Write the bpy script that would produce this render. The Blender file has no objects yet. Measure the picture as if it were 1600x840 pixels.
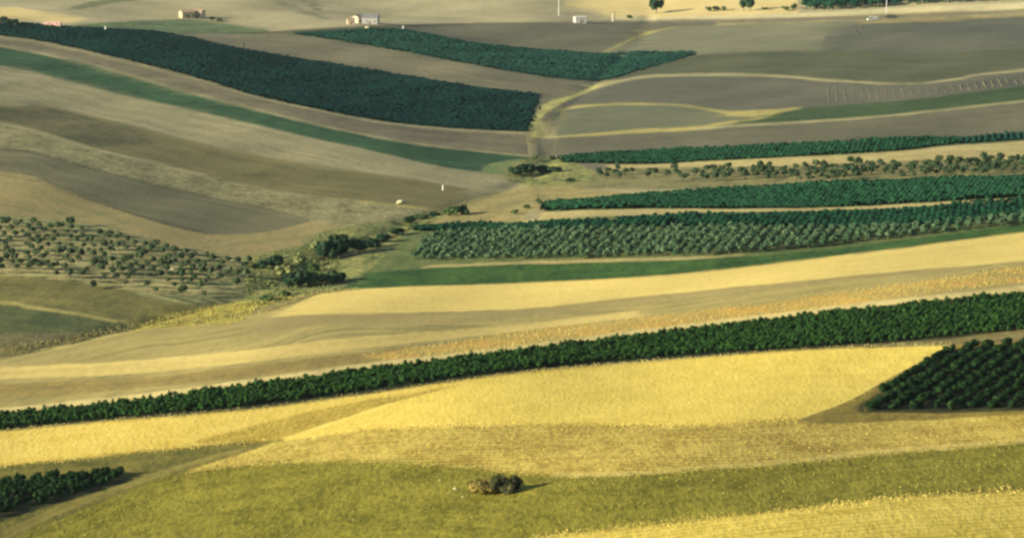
import bpy, math, random
import numpy as np
from mathutils import Vector, geometry
sc = bpy.context.scene
C = sc.collection
R = math.radians
# ---------------------------------------------------------------- camera, world, sun, exposure
F = 4537.0                       # focal length in photo pixels (1600 wide)
CAM_H = 170.0
PITCH = R(9.0)
cam_d = bpy.data.cameras.new('camera'); cam = bpy.data.objects.new('camera', cam_d); C.objects.link(cam)
cam.location = (0, 0, CAM_H); cam.rotation_euler = (R(90) - PITCH, 0, 0)
cam_d.sensor_width = 36.0; cam_d.lens = F / 1600 * 36.0
cam_d.clip_start = 1.0; cam_d.clip_end = 20000.0
sc.camera = cam
SUN_ELEV, SUN_AZ = R(16.5), R(245.0)      # azimuth clockwise from +Y (view direction): sun on the left, a little behind
world = bpy.data.worlds.new('World'); sc.world = world; world.use_nodes = True
nt = world.node_tree; nt.nodes.clear()
sky = nt.nodes.new('ShaderNodeTexSky'); sky.sky_type = 'NISHITA'; sky.sun_disc = False
sky.sun_elevation = SUN_ELEV; sky.sun_rotation = SUN_AZ
bg = nt.nodes.new('ShaderNodeBackground'); bg.inputs['Strength'].default_value = 0.07
wo = nt.nodes.new('ShaderNodeOutputWorld')
nt.links.new(sky.outputs[0], bg.inputs[0]); nt.links.new(bg.outputs[0], wo.inputs[0])
sl = bpy.data.lights.new('sun', 'SUN'); sl.energy = 5.0; sl.angle = R(0.6); sl.color = (1.0, 0.89, 0.65)
so = bpy.data.objects.new('sun', sl); C.objects.link(so); so.location = (-300, -100, 400)
sd = Vector((math.sin(SUN_AZ) * math.cos(SUN_ELEV), math.cos(SUN_AZ) * math.cos(SUN_ELEV), math.sin(SUN_ELEV)))
so.rotation_euler = sd.to_track_quat('Z', 'Y').to_euler()
sc.view_settings.view_transform = 'Standard'; sc.view_settings.look = 'None'
sc.view_settings.gamma = 1.0; sc.view_settings.use_curve_mapping = False
sc.view_settings.exposure = 1.42
sc.cycles.max_bounces = 5; sc.cycles.diffuse_bounces = 2; sc.cycles.volume_bounces = 0
sc.cycles.filter_width = 2.6
G = 0.62                         # photo colour -> base colour factor

# ---------------------------------------------------------------- terrain
_cy = np.array([-2000, 300, 600, 700, 800, 911, 945, 1029, 1104, 1210, 1370, 1528, 1815, 2200, 3000, 9000.])
_cx = np.array([-900, -560, -330, -268, -212, -160, -125, -84, -73, -40, 21, 13, 52, 100, 150, 200.])
_ty = np.arange(-3000, 12000, 10.0); _tx = np.interp(_ty, _cy, _cx)
_k = np.hanning(25); _k /= _k.sum()
_tx = np.convolve(np.pad(_tx, 12, mode='edge'), _k, mode='valid')
def sstep(a, b, v):
    t = np.clip((v - a) / (b - a), 0, 1); return t * t * (3 - 2 * t)
def terrain(x, y):
    x = np.asarray(x, float); y = np.asarray(y, float)
    s = (x - np.interp(y, _ty, _tx)) * 0.9
    right = 36 * np.tanh(0.085 * (np.sqrt(np.maximum(s, 0) ** 2 + 20 ** 2) - 20) / 36)
    left = 42 * np.tanh(0.055 * (np.sqrt(np.maximum(-s, 0) ** 2 + 24 ** 2) - 24) / 42)
    z = right + left
    w = sstep(5, 90, np.abs(s))
    z = z + w * (1.6 * np.sin(x / 47 + 0.7) * np.sin(y / 95 + 1.3) + 1.0 * np.sin((x + 0.35 * y) / 31) +
                 0.5 * np.sin((x - 0.5 * y) / 13.0 + 1.7 * np.sin(y / 60)))
    z = z - 1.1 * np.exp(-(s / 5.0) ** 2)                      # the ditch itself
    z = z - 0.6 * np.exp(-(s / 5.0) ** 2) * sstep(1500, 1100, y)
    # far pale hills
    f = sstep(2330, 3300, y)
    z = z + f * (95 + 14 * np.sin(x / 75 + 0.6 * np.sin(y / 130)) + 8 * np.sin(x / 33 + y / 90.0) + 3 * np.sin(x / 17 - y / 50.0))
    # the slope the camera stands on
    z = z + sstep(330, 10, y) * (CAM_H - 30 - z)
    return z
def proj(x, y, z):
    c, s = math.cos(PITCH), math.sin(PITCH)
    dz = z - CAM_H
    d = y * c - dz * s
    u = y * s + dz * c
    return 800 + F * x / d, 420 - F * u / d
def unproj(px, py):
    px = np.atleast_1d(np.asarray(px, float)); py = np.atleast_1d(np.asarray(py, float))
    a = (px - 800) / F; b = (420 - py) / F
    c, s = math.cos(PITCH), math.sin(PITCH)
    dy = c + b * s; dz = -s + b * c; dx = a
    dx = dx / dy; dz = dz / dy
    lo = np.full(px.shape, 480.0); hi = np.full(px.shape, 6500.0); found = np.zeros(px.shape, bool)
    ys = 480.0 * (6500 / 480.0) ** np.linspace(0, 1, 420)
    prev = ys[0]
    for yv in ys[1:]:
        below = (CAM_H + dz * yv < terrain(dx * yv, np.full(px.shape, yv))) & ~found
        lo = np.where(below, prev, lo); hi = np.where(below, yv, hi); found |= below
        prev = yv
    lo = np.where(found, lo, 6400)
    for _ in range(26):
        m = 0.5 * (lo + hi)
        below = CAM_H + dz * m < terrain(dx * m, m)
        hi = np.where(below, m, hi); lo = np.where(below, lo, m)
    return dx * hi, hi
def at(px, py):
    x, y = unproj(px, py); return Vector((float(x[0]), float(y[0]), float(terrain(x, y)[0])))

# ---------------------------------------------------------------- materials
def lin(c):
    return [((v / 255) / 12.92 if v / 255 <= 0.04045 else ((v / 255 + 0.055) / 1.055) ** 2.4) for v in c]
def col(c, g=1.0):
    return tuple(min(0.85, v * G * g) for v in lin(c)) + (1.0,)
_mats = {}
def new_mat(name):
    m = bpy.data.materials.new(name); m.use_nodes = True
    b = m.node_tree.nodes['Principled BSDF']; b.inputs['Roughness'].default_value = 0.95
    b.inputs['Specular IOR Level'].default_value = 0.08
    return m, m.node_tree, b
def math_node(t, op, a, b=None, c=None):
    n = t.nodes.new('ShaderNodeMath'); n.operation = op
    for i, v in enumerate((a, b, c)):
        if v is None: continue
        if isinstance(v, (int, float)): n.inputs[i].default_value = v
        else: t.links.new(v, n.inputs[i])
    return n.outputs[0]
def noise(t, vec, scale, detail=3.0, rough=0.55, dist=0.0):
    n = t.nodes.new('ShaderNodeTexNoise'); n.inputs['Scale'].default_value = scale
    n.inputs['Detail'].default_value = detail; n.inputs['Roughness'].default_value = rough; n.inputs['Distortion'].default_value = dist
    t.links.new(vec, n.inputs['Vector']); return n.outputs['Fac']
LOHI = {}
def field_mat(name, c, c2=None, streak=(60, 2.5), ks=0.9, kp=0.9, kg=0.9, grain=2.1, patch=26, bump=0.5, rows=0, krow=0.0, con=0.16, rough_dir=(1, 1)):
    con = con * 1.35 + 0.03; kg = kg * 1.35; ks = ks * 1.3
    """soil, stubble or grass: streaks along the strip (uv = metres along, across), patches and grain"""
    m, t, b = new_mat(name)
    base = np.array(lin(c)) * G
    if c2 is None:
        lo = base * (1 - con); hi = base * (1 + con)
    else:
        lo = base * (1 - con * 0.6); hi = np.array(lin(c2)) * G
    LOHI[m.name] = (np.clip(lo, 0.002, 0.9), np.clip(hi, 0.002, 0.9))
    uv = t.nodes.new('ShaderNodeTexCoord')
    mp = t.nodes.new('ShaderNodeMapping'); mp.inputs['Scale'].default_value = (1.0 / streak[0], 1.0 / streak[1], 1)
    t.links.new(uv.outputs['UV'], mp.inputs['Vector'])
    n1 = noise(t, mp.outputs[0], 1.0, 7, 0.68, 0.2)
    n2 = noise(t, uv.outputs['Object'], 1.0 / patch, 4, 0.6)
    mg = t.nodes.new('ShaderNodeMapping'); mg.inputs['Scale'].default_value = (1.0, 0.33, 1)
    t.links.new(uv.outputs['Object'], mg.inputs['Vector'])
    n3 = noise(t, mg.outputs[0], 1.0 / grain, 3, 0.7)
    n4 = noise(t, mg.outputs[0], 1.0 / (grain * 4.5), 3, 0.6)
    v = math_node(t, 'MULTIPLY_ADD', math_node(t, 'SUBTRACT', n1, 0.5), ks * 2.2, 0.5)
    v = math_node(t, 'MULTIPLY_ADD', math_node(t, 'SUBTRACT', n2, 0.5), kp * 2.2, v)
    v = math_node(t, 'MULTIPLY_ADD', math_node(t, 'SUBTRACT', n3, 0.5), kg * 2.2, v)
    v = math_node(t, 'MULTIPLY_ADD', math_node(t, 'SUBTRACT', n4, 0.5), kg * 1.4, v)
    if rows:
        sx = t.nodes.new('ShaderNodeSeparateXYZ'); t.links.new(uv.outputs['UV'], sx.inputs[0])
        ph = math_node(t, 'MULTIPLY_ADD', n2, 5.0, math_node(t, 'MULTIPLY', sx.outputs['Y'], 2 * math.pi / rows))
        v = math_node(t, 'MULTIPLY_ADD', math_node(t, 'SINE', ph), krow, v)
    v = math_node(t, 'MINIMUM', math_node(t, 'MAXIMUM', v, -0.6), 1.6)
    mix = t.nodes.new('ShaderNodeMix'); mix.data_type = 'RGBA'; mix.clamp_factor = False
    t.links.new(v, mix.inputs['Factor'])
    for an, sk in (('soil_low', 'A'), ('soil_high', 'B')):      # colours carried by the ground itself, so that field margins thin out into each other
        at_ = t.nodes.new('ShaderNodeAttribute'); at_.attribute_name = an; t.links.new(at_.outputs['Color'], mix.inputs[sk])
    t.links.new(mix.outputs['Result'], b.inputs['Base Color'])
    bp = t.nodes.new('ShaderNodeBump'); bp.inputs['Strength'].default_value = bump * 0.6; bp.inputs['Distance'].default_value = 0.5
    hgt = math_node(t, 'MULTIPLY_ADD', n4, 0.45, n3)
    hgt = math_node(t, 'MULTIPLY_ADD', n1, 0.8, hgt)
    t.links.new(hgt, bp.inputs['Height']); t.links.new(bp.outputs[0], b.inputs['Normal'])
    return m
def leaf_mat(name, c, c2, scale=0.45, var=0.25):
    m, t, b = new_mat(name)
    tc = t.nodes.new('ShaderNodeTexCoord'); oi = t.nodes.new('ShaderNodeObjectInfo')
    n = noise(t, tc.outputs['Object'], scale, 3, 0.6)
    v = math_node(t, 'MULTIPLY_ADD', math_node(t, 'SUBTRACT', n, 0.5), 3.0, 0.35)
    v = math_node(t, 'MULTIPLY_ADD', math_node(t, 'SUBTRACT', oi.outputs['Random'], 0.5), var * 2, v)
    v = math_node(t, 'MINIMUM', math_node(t, 'MAXIMUM', v, 0.0), 1.2)
    mix = t.nodes.new('ShaderNodeMix'); mix.data_type = 'RGBA'; mix.clamp_factor = False
    t.links.new(v, mix.inputs['Factor']); mix.inputs['A'].default_value = (*c, 1); mix.inputs['B'].default_value = (*c2, 1)
    t.links.new(mix.outputs['Result'], b.inputs['Base Color']); b.inputs['Roughness'].default_value = 0.75
    b.inputs['Specular IOR Level'].default_value = 0.05
    return m
def plain(name, c, rough=0.7, var=0.12, scale=1.5, metal=0):
    m, t, b = new_mat(name); b.inputs['Roughness'].default_value = rough; b.inputs['Metallic'].default_value = metal
    tc = t.nodes.new('ShaderNodeTexCoord'); n = noise(t, tc.outputs['Object'], scale, 4, 0.6)
    mix = t.nodes.new('ShaderNodeMix'); mix.data_type = 'RGBA'; t.links.new(n, mix.inputs['Factor'])
    mix.inputs['A'].default_value = (*[v * (1 - var) for v in c], 1); mix.inputs['B'].default_value = (*[min(.9, v * (1 + var)) for v in c], 1)
    t.links.new(mix.outputs['Result'], b.inputs['Base Color']); return m

# ---------------------------------------------------------------- object helpers
def tag(o, label=None, cat=None, group=None, kind=None):
    if label: o['label'] = label
    if cat: o['category'] = cat
    if group: o['group'] = group
    if kind: o['kind'] = kind
    return o
def empty(name, loc, rz=0.0):
    o = bpy.data.objects.new(name, None); C.objects.link(o); o.location = loc; o.rotation_euler = (0, 0, rz); o.empty_display_size = 0.5
    return o
def tri_mesh(name, V, T, mats, mi=None, smooth=False):
    me = bpy.data.meshes.new(name); V = np.asarray(V, np.float32); T = np.asarray(T, np.int32)
    me.vertices.add(len(V)); me.vertices.foreach_set('co', V.ravel())
    me.loops.add(T.size); me.loops.foreach_set('vertex_index', T.ravel())
    me.polygons.add(len(T)); me.polygons.foreach_set('loop_start', np.arange(0, T.size, 3, dtype=np.int32))
    for m in (mats if isinstance(mats, (list, tuple)) else [mats]): me.materials.append(m)
    if mi is not None: me.polygons.foreach_set('material_index', np.asarray(mi, np.int32))
    me.polygons.foreach_set('use_smooth', np.full(len(T), smooth, bool))
    me.update(calc_edges=True); me.validate()
    return me
def link(name, me, parent=None, loc=None):
    o = bpy.data.objects.new(name, me); C.objects.link(o)
    if parent is not None: o.parent = parent
    if loc is not None: o.location = loc
    return o
class MB:
    """collects boxes, prisms and tubes into one triangle mesh"""
    def __init__(s): s.V = []; s.T = []; s.n = 0
    def add(s, V, T):
        V = np.asarray(V, float); s.V.append(V); s.T.append(np.asarray(T, int) + s.n); s.n += len(V)
    def hexa(s, P):
        q = [(0, 3, 2, 1), (4, 5, 6, 7), (0, 1, 5, 4), (1, 2, 6, 5), (2, 3, 7, 6), (3, 0, 4, 7)]
        s.add(P, [t for a, b, c, d in q for t in ((a, b, c), (a, c, d))])
    def box(s, x0, x1, y0, y1, z0, z1, tx=0, ty=0):
        s.hexa([(x0, y0, z0), (x1, y0, z0), (x1, y1, z0), (x0, y1, z0), (x0 + tx, y0 + ty, z1), (x1 - tx, y0 + ty, z1), (x1 - tx, y1 - ty, z1), (x0 + tx, y1 - ty, z1)])
    def tube(s, pts, rad, n=7):
        pts = [Vector(p) for p in pts]; V = []; T = []
        for i, p in enumerate(pts):
            d = (pts[min(i + 1, len(pts) - 1)] - pts[max(i - 1, 0)]).normalized()
            a = d.cross(Vector((0.31, 0.95, 0.07))).normalized(); b = d.cross(a)
            for k in range(n):
                t = 2 * math.pi * k / n; V.append(p + (a * math.cos(t) + b * math.sin(t)) * rad[i])
        for i in range(len(pts) - 1):
            for k in range(n):
                q = (i * n + k, i * n + (k + 1) % n, (i + 1) * n + (k + 1) % n, (i + 1) * n + k)
                T += [(q[0], q[1], q[2]), (q[0], q[2], q[3])]
        for e in (0, len(pts) - 1):
            V.append(pts[e]); c = len(V) - 1
            T += [(c, e * n + k, e * n + (k + 1) % n) for k in range(n)]
        s.add(V, T)
    def data(s): return np.vstack(s.V), np.vstack(s.T)
    def build(s, name, m, parent=None, loc=None, smooth=False):
        V, T = s.data(); return link(name, tri_mesh(name, V, T, m, smooth=smooth), parent, loc)
import bmesh
_b = bmesh.new(); bmesh.ops.create_icosphere(_b, subdivisions=2, radius=1.0)
ICO_V = np.array([v.co[:] for v in _b.verts]); ICO_T = np.array([[v.index for v in f.verts] for f in _b.faces]); _b.free()
_b = bmesh.new(); bmesh.ops.create_icosphere(_b, subdivisions=1, radius=1.0)
ICO1_V = np.array([v.co[:] for v in _b.verts]); ICO1_T = np.array([[v.index for v in f.verts] for f in _b.faces]); _b.free()
def foliage(seed, lobes, nleaf, lsize, lo=False, core=0.8, rag=0.28):
    """lobed crown: rough inner masses plus leaf clumps standing off them. lobes: (x,y,z,rx,ry,rz)"""
    rg = np.random.default_rng(seed); Vs = []; Ts = []; n = 0
    iv, it = (ICO1_V, ICO1_T) if lo else (ICO_V, ICO_T)
    vol = np.array([l[3] * l[5] for l in lobes]); vol = vol / vol.sum()
    for l in lobes:
        V = iv * (core * (1 + rg.uniform(-rag, rag, (len(iv), 1)))) * np.array(l[3:6]) + np.array(l[:3])
        V[:, 2] = np.maximum(V[:, 2], 0.02)
        Vs.append(V); Ts.append(it + n); n += len(V)
    k = rg.choice(len(lobes), nleaf, p=vol); L = np.array(lobes)[k]
    d = rg.normal(size=(nleaf, 3)); d[:, 2] = np.abs(d[:, 2]) * 0.9 - 0.25; d /= np.linalg.norm(d, axis=1)[:, None]
    P = L[:, :3] + d * L[:, 3:6] * rg.uniform(0.78, 1.16, (nleaf, 1)); P[:, 2] = np.maximum(P[:, 2], 0.08)
    a = np.cross(d, rg.normal(size=(nleaf, 3))); a /= np.linalg.norm(a, axis=1)[:, None] + 1e-9
    b = np.cross(d + rg.normal(size=(nleaf, 3)) * 0.6, a); b /= np.linalg.norm(b, axis=1)[:, None] + 1e-9
    sz = lsize * rg.uniform(0.55, 1.3, (nleaf, 1))
    Q = np.stack([P - a * sz - b * sz * .5, P + a * sz * .8 - b * sz * .8, P + a * sz + b * sz * .6, P - a * sz * .7 + b * sz], axis=1).reshape(-1, 3)
    i = np.arange(nleaf)[:, None] * 4 + n
    T = np.vstack([i + np.array([0, 1, 2]), i + np.array([0, 2, 3])])
    return np.vstack(Vs + [Q]), np.vstack(Ts + [T])
def scatter_merge(name, protos, X, Y, S, seed, mat, label, cat, group=None, dz=0.0, kind='stuff'):
    """one stuff object from many scaled and turned copies of a few shapes"""
    rg = np.random.default_rng(seed); Vs = []; Ts = []; n = 0
    Z = terrain(X, Y) + dz; th = rg.uniform(0, 2 * math.pi, len(X)); pk = rg.integers(0, len(protos), len(X))
    for p, (PV, PT) in enumerate(protos):
        idx = np.where(pk == p)[0]
        if not len(idx): continue
        c, s = np.cos(th[idx])[:, None], np.sin(th[idx])[:, None]; sc_ = S[idx][:, None]
        vx = (PV[:, 0] * c - PV[:, 1] * s) * sc_ + X[idx][:, None]
        vy = (PV[:, 0] * s + PV[:, 1] * c) * sc_ + Y[idx][:, None]
        vz = PV[:, 2][None, :] * sc_ * rg.uniform(.85, 1.2, (len(idx), 1)) + Z[idx][:, None]
        Vs.append(np.stack([vx, vy, vz], 2).reshape(-1, 3))
        T = PT[None] + (np.arange(len(idx)) * len(PV))[:, None, None] + n
        Ts.append(T.reshape(-1, 3)); n += len(idx) * len(PV)
    o = link(name, tri_mesh(name, np.vstack(Vs), np.vstack(Ts), mat))
    return tag(o, label, cat, group, kind)

# ---------------------------------------------------------------- curves and plots (photo pixels laid on the terrain, then kept as ground plan)
rnd = random.Random(7)
def smooth(pts, step=9.0):
    """Catmull-Rom through the points"""
    P = np.array(pts, float); out = []
    Q = np.vstack([2 * P[0] - P[1], P, 2 * P[-1] - P[-2]])
    for i in range(1, len(Q) - 2):
        p0, p1, p2, p3 = Q[i - 1:i + 3]; L = np.hypot(*(p2 - p1)); n = max(1, int(L / step))
        tt = np.linspace(0, 1, n, endpoint=False)[:, None]
        out.append(0.5 * ((2 * p1) + (-p0 + p2) * tt + (2 * p0 - 5 * p1 + 4 * p2 - p3) * tt ** 2 + (-p0 + 3 * p1 - 3 * p2 + p3) * tt ** 3))
    out.append(P[-1:]); return np.vstack(out)
_jr = np.random.default_rng(3)
FIELDS = []      # (object name, material, world polygon (n,2), T curve px)
def ribbon_poly(pts, w):
    P = smooth(pts, 8.0); d = np.gradient(P, axis=0); L = np.hypot(d[:, 0], d[:, 1])[:, None] + 1e-9
    nrm = np.stack([-d[:, 1], d[:, 0]], 1) / L
    ww = np.interp(np.linspace(0, 1, len(P)), np.linspace(0, 1, len(w)), w)[:, None] if isinstance(w, (list, tuple)) else w
    return P - nrm * ww / 2, P + nrm * ww / 2
def add_field(name, mat, top, bot=None, w=None, jit=0.5, world=True):
    if w is not None: T, B = ribbon_poly(top, w)
    else: T, B = smooth(top), smooth(bot)
    def rough(A):
        n = len(A); r = _jr.normal(size=n); r = np.convolve(np.pad(r, 2, mode='edge'), [.2, .2, .2, .2, .2], 'valid')[:n]
        A = A.copy(); A[:, 1] += r * jit * 1.6; return A
    T, B = rough(T), rough(B)
    P = np.vstack([T, B[::-1]])
    x, y = unproj(P[:, 0], P[:, 1])
    FIELDS.append((name, mat, np.stack([x, y], 1), T))
    return FIELDS[-1][2]
def plan(pts):
    P = smooth(pts + [pts[0]], 20.0); x, y = unproj(P[:, 0], P[:, 1]); return np.stack([x, y], 1)
def plan_raw(T, B):
    P = np.vstack([smooth(T, 12.0), smooth(B, 12.0)[::-1]]); x, y = unproj(P[:, 0], P[:, 1]); return np.stack([x, y], 1)
def inside(poly, x, y):
    x = np.asarray(x); y = np.asarray(y); r = np.zeros(x.shape, bool); px, py = poly[:, 0], poly[:, 1]; j = len(poly) - 1
    for i in range(len(poly)):
        c = (py[i] > y) != (py[j] > y)
        if c.any():
            xi = (px[j] - px[i]) * (y - py[i]) / (py[j] - py[i] + 1e-12) + px[i]
            r ^= c & (x < xi)
        j = i
    return r
FM = field_mat
# ---- materials of the ground
M = {}
def fm(key, c, c2=None, **k): M[key] = FM('ground_' + key, c, c2, **k); return M[key]
fm('dry_grass', (160, 148, 102), patch=30, ks=.4)
fm('pale_hill', (174, 164, 124), (196, 186, 144), patch=60, ks=.5, kg=.4, bump=.5, con=.12)
fm('yellow_hill', (232, 208, 138), (238, 216, 150), patch=60, kg=.4)
fm('hill_scrub', (120, 124, 86), patch=20)
fm('gully', (142, 138, 106), patch=20)
fm('green_verge', (108, 124, 86), patch=20)
fm('taupe', (118, 114, 90), (136, 130, 102), streak=(90, 5), patch=60, kg=.5, rows=2.6, krow=.35)
fm('grey_up', (106, 105, 84), (122, 118, 94), streak=(120, 8), patch=70, kg=.5, con=.1)
fm('taupe2', (112, 106, 84), (134, 126, 98), streak=(120, 5), patch=50, kg=.6, rows=2.6, krow=.35)
fm('pale_line', (168, 162, 118), (182, 172, 126), streak=(30, 2), kg=.6)
fm('soil_far', (30, 62, 48), patch=40)
fm('green_strip', (46, 80, 52), (66, 98, 62), streak=(80, 4), patch=60, kg=.8, con=.18)
fm('green_light', (112, 136, 84), (140, 146, 96), streak=(40, 4), patch=30)
fm('tan_left', (150, 145, 108), (166, 158, 120), streak=(130, 7), patch=50, ks=1.2, kg=.6, rows=3, krow=.3)
fm('olive_brown', (112, 110, 74), (128, 120, 80), streak=(120, 7), patch=45, ks=1.1, kg=.5, con=.12, rows=3, krow=.25)
fm('olive_dark', (98, 98, 66), (116, 110, 76), streak=(90, 5), patch=30, ks=.8)
fm('rough_tan', (138, 132, 94), (160, 155, 110), streak=(30, 3), patch=14, kg=1.1, ks=.8, con=.22)
fm('grey_brown', (112, 110, 82), (126, 122, 90), streak=(110, 5), patch=40, ks=1.2, kg=.4, con=.1, rows=2.2, krow=.35)
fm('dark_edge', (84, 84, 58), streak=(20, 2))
fm('tan_low', (152, 146, 98), (170, 152, 100), streak=(90, 5), patch=30, kg=.8)
fm('yellow_weed', (176, 162, 78), (210, 188, 84), streak=(12, 2), patch=9, kg=1.3, bump=1.0, con=.3)
fm('grove_floor', (104, 112, 72), (150, 150, 98), streak=(45, 2.2), patch=22, ks=2.6, kg=.8, con=.2)
fm('olive_low', (116, 114, 68), (134, 128, 72), streak=(40, 5), patch=18, kg=.9, con=.18)
fm('green_low', (86, 98, 62), (104, 108, 66), streak=(40, 4), patch=20, con=.2)
fm('brown_low', (118, 112, 74), streak=(50, 3), patch=30)
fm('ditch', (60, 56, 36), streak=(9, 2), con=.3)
fm('khaki', (164, 152, 94), (186, 170, 104), streak=(140, 6), patch=45, ks=1.5, kg=.5, con=.08, rows=2.2, krow=.3)
fm('gold_up', (228, 204, 118), (236, 212, 124), streak=(140, 6), patch=50, ks=.9, kg=.5, con=.07)
fm('dull_gold', (168, 152, 96), (178, 162, 104), streak=(140, 5), patch=40, kg=.6, con=.1)
fm('stripe_gold', (216, 194, 116), streak=(140, 4), patch=50, kg=.5, con=.09)
fm('dull_band', (150, 134, 80), (168, 148, 84), streak=(120, 3), patch=22, kg=.9, con=.14)
fm('orange_weed', (192, 172, 96), (206, 170, 88), streak=(30, 3), patch=16, kg=1.4, kp=1.6, bump=1.1, con=.12, grain=1.15)
fm('pale_verge', (216, 198, 132), streak=(60, 2), kg=.8, con=.1)
fm('vine_soil', (54, 58, 34), patch=10, con=.25)
fm('brown_soil', (124, 110, 72), (136, 128, 80), patch=8, kg=1.0, con=.25)
fm('gold_near', (230, 202, 92), (234, 208, 106), streak=(60, 4), patch=22, kg=1.2, ks=.8, bump=.9, con=.09, grain=1.15)
fm('gold_dull', (190, 166, 70), (202, 178, 80), streak=(30, 3), patch=9, kg=1.3, bump=1.0, con=.18, grain=1.15)
fm('gold_hump', (236, 210, 98), (244, 218, 106), streak=(90, 5), patch=24, kg=1.1, ks=.6, bump=.8, con=.08, grain=1.15)
fm('edge_gold', (240, 216, 112), streak=(60, 2), kg=.5, con=.06)
fm('straw', (192, 168, 78), (208, 186, 92), streak=(50, 2.4), patch=20, kg=1.5, ks=1.1, bump=1.0, con=.16, grain=1.15, rows=1.5, krow=.45)
fm('straw_edge', (214, 192, 108), streak=(50, 3), kg=.8, con=.1, grain=1.15)
fm('verge_olive', (142, 126, 60), (158, 140, 66), streak=(20, 3), patch=10, con=.2, grain=1.15)
fm('olive_near', (136, 130, 44), (150, 142, 52), streak=(40, 3.5), patch=24, kg=1.6, ks=1.0, bump=1.1, con=.18, grain=1.15)
fm('gold_front', (224, 200, 88), (234, 210, 100), streak=(60, 2.6), patch=16, kg=1.4, ks=1.6, bump=.9, con=.12, grain=1.15, rows=1.5, krow=.4)
fm('green_front', (112, 110, 52), (130, 122, 58), streak=(40, 4), patch=14, kg=1.2, bump=.9, con=.2, grain=1.15)
fm('track_front', (136, 126, 64), streak=(40, 2), kg=1.0, con=.14)
fm('grey_right', (94, 97, 82), (106, 106, 88), streak=(130, 10), patch=80, kg=.4, con=.07)
fm('tan_right', (126, 127, 100), (138, 136, 108), streak=(100, 8), patch=60, kg=.5, con=.08)
fm('olive_right', (86, 92, 66), (100, 102, 76), streak=(120, 8), patch=60, kg=.5, con=.1)
fm('lilac', (98, 98, 84), (110, 108, 90), streak=(120, 8), patch=60, kg=.5, con=.07, rows=4, krow=.3)
fm('lens_green', (106, 112, 90), (118, 118, 90), streak=(80, 6), patch=40, kg=.5, con=.08)
fm('yellow_line', (172, 164, 100), (188, 176, 104), streak=(14, 2), con=.15)
fm('green_right', (62, 84, 52), (76, 94, 58), streak=(90, 4), patch=30, con=.14)
fm('brown_right', (102, 101, 80), (116, 112, 90), streak=(100, 5), patch=50, kg=.6, con=.1, rows=3, krow=.3)
fm('vine_soil_far', (44, 76, 50), patch=15, con=.25)
fm('tan_mid', (186, 170, 114), (198, 184, 124), streak=(80, 4), patch=30, kg=.7)
fm('tree_floor', (128, 126, 84), (148, 142, 94), streak=(50, 4), patch=14, con=.2)
fm('grey_mud', (120, 114, 100), patch=12)
fm('orchard_floor', (96, 114, 66), (118, 126, 76), streak=(50, 4), patch=18, con=.2)
fm('grass_green', (52, 86, 40), (72, 104, 48), streak=(80, 4), patch=30, kg=1.0, con=.16)
fm('creek_grass', (126, 134, 80), (156, 156, 92), streak=(15, 5), patch=9, kg=1.3, bump=1.0, con=.3)
fm('middle_tan', (152, 142, 94), (168, 154, 98), streak=(60, 5), patch=20, kg=1.0, con=.15)
fm('track', (206, 198, 118), streak=(20, 2), con=.08)
fm('road', (128, 122, 104), streak=(60, 2), con=.08, bump=.1)
fm('road_verge', (214, 202, 152), (228, 214, 164), streak=(60, 2), con=.08)

# ---- the far hills
BIG = [(-700, 500), (2300, 500)]
HL = [(-700, 12), (-300, 25), (0, 36), (160, 43), (400, 50), (600, 43), (700, 38), (860, 34), (960, 31), (1280, 26), (1600, 12), (2300, -20)]
add_field('hills', M['pale_hill'], [(-700, -260), (2300, -260)], HL)
add_field('hills', M['yellow_hill'], [(876, 6), (960, -12), (1100, -14), (1250, -12)], [(884, 9), (930, 18), (965, 28), (1100, 28), (1245, 26)])
add_field('hills', M['yellow_hill'], [(-40, 14), (20, 12), (90, 22), (140, 30)], [(-40, 32), (30, 30), (60, 33), (110, 37)])
add_field('hills', M['hill_scrub'], [(104, 14), (130, 6), (160, 0), (240, -10)], [(108, 18), (140, 14), (170, 6), (235, -2)])
add_field('hills', M['gully'], [(418, -8), (450, 4), (480, 16), (516, 29)], [(412, -4), (440, 10), (470, 22), (512, 31)])
add_field('hills', M['gully'], [(470, -14), (490, 2), (510, 20)], [(446, -14), (474, 6), (504, 24)])
# ---- left hillside
A_T = [(-700, -30), (-300, 5), (0, 34), (60, 38), (120, 43), (250, 50), (400, 80), (600, 112), (740, 135), (845, 148)]
A_B = [(-700, -10), (-300, 25), (0, 56), (100, 72), (200, 95), (300, 120), (400, 150), (500, 172), (600, 190), (700, 200), (822, 207)]
B_T = [(455, 52), (560, 46), (640, 48), (720, 63), (800, 73), (940, 83), (1010, 81), (1085, 82)]
B_B = [(455, 53), (560, 69), (650, 85), (800, 112), (925, 127), (1000, 110), (1086, 86)]
C_T = [(-700, -60), (-300, 20), (0, 72), (100, 92), (200, 118), (300, 146), (400, 171), (500, 196), (600, 216), (700, 231), (850, 246)]
C_B = [(-700, 20), (-300, 55), (0, 103), (100, 125), (200, 150), (300, 172), (400, 195), (500, 218), (600, 240), (700, 262), (800, 274), (870, 276)]
LOWL = [(-700, 560), (0, 560), (400, 470), (560, 390), (870, 345)]
add_field('ground', M['grey_up'], [(380, 52), (560, 41), (700, 37), (960, 34), (1120, 33)], [(380, 130), (700, 140), (960, 100), (1115, 50)])
add_field('ground', M['green_verge'], [(60, 44), (160, 36), (230, 32), (300, 31), (350, 36), (420, 46)], [(60, 60), (200, 60), (420, 66)])
add_field('ground', M['dark_edge'], [(250, 52), (400, 52), (560, 43), (620, 41), (760, 36)], w=[1.5, 3.0, 2.2, 2.0])
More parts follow.
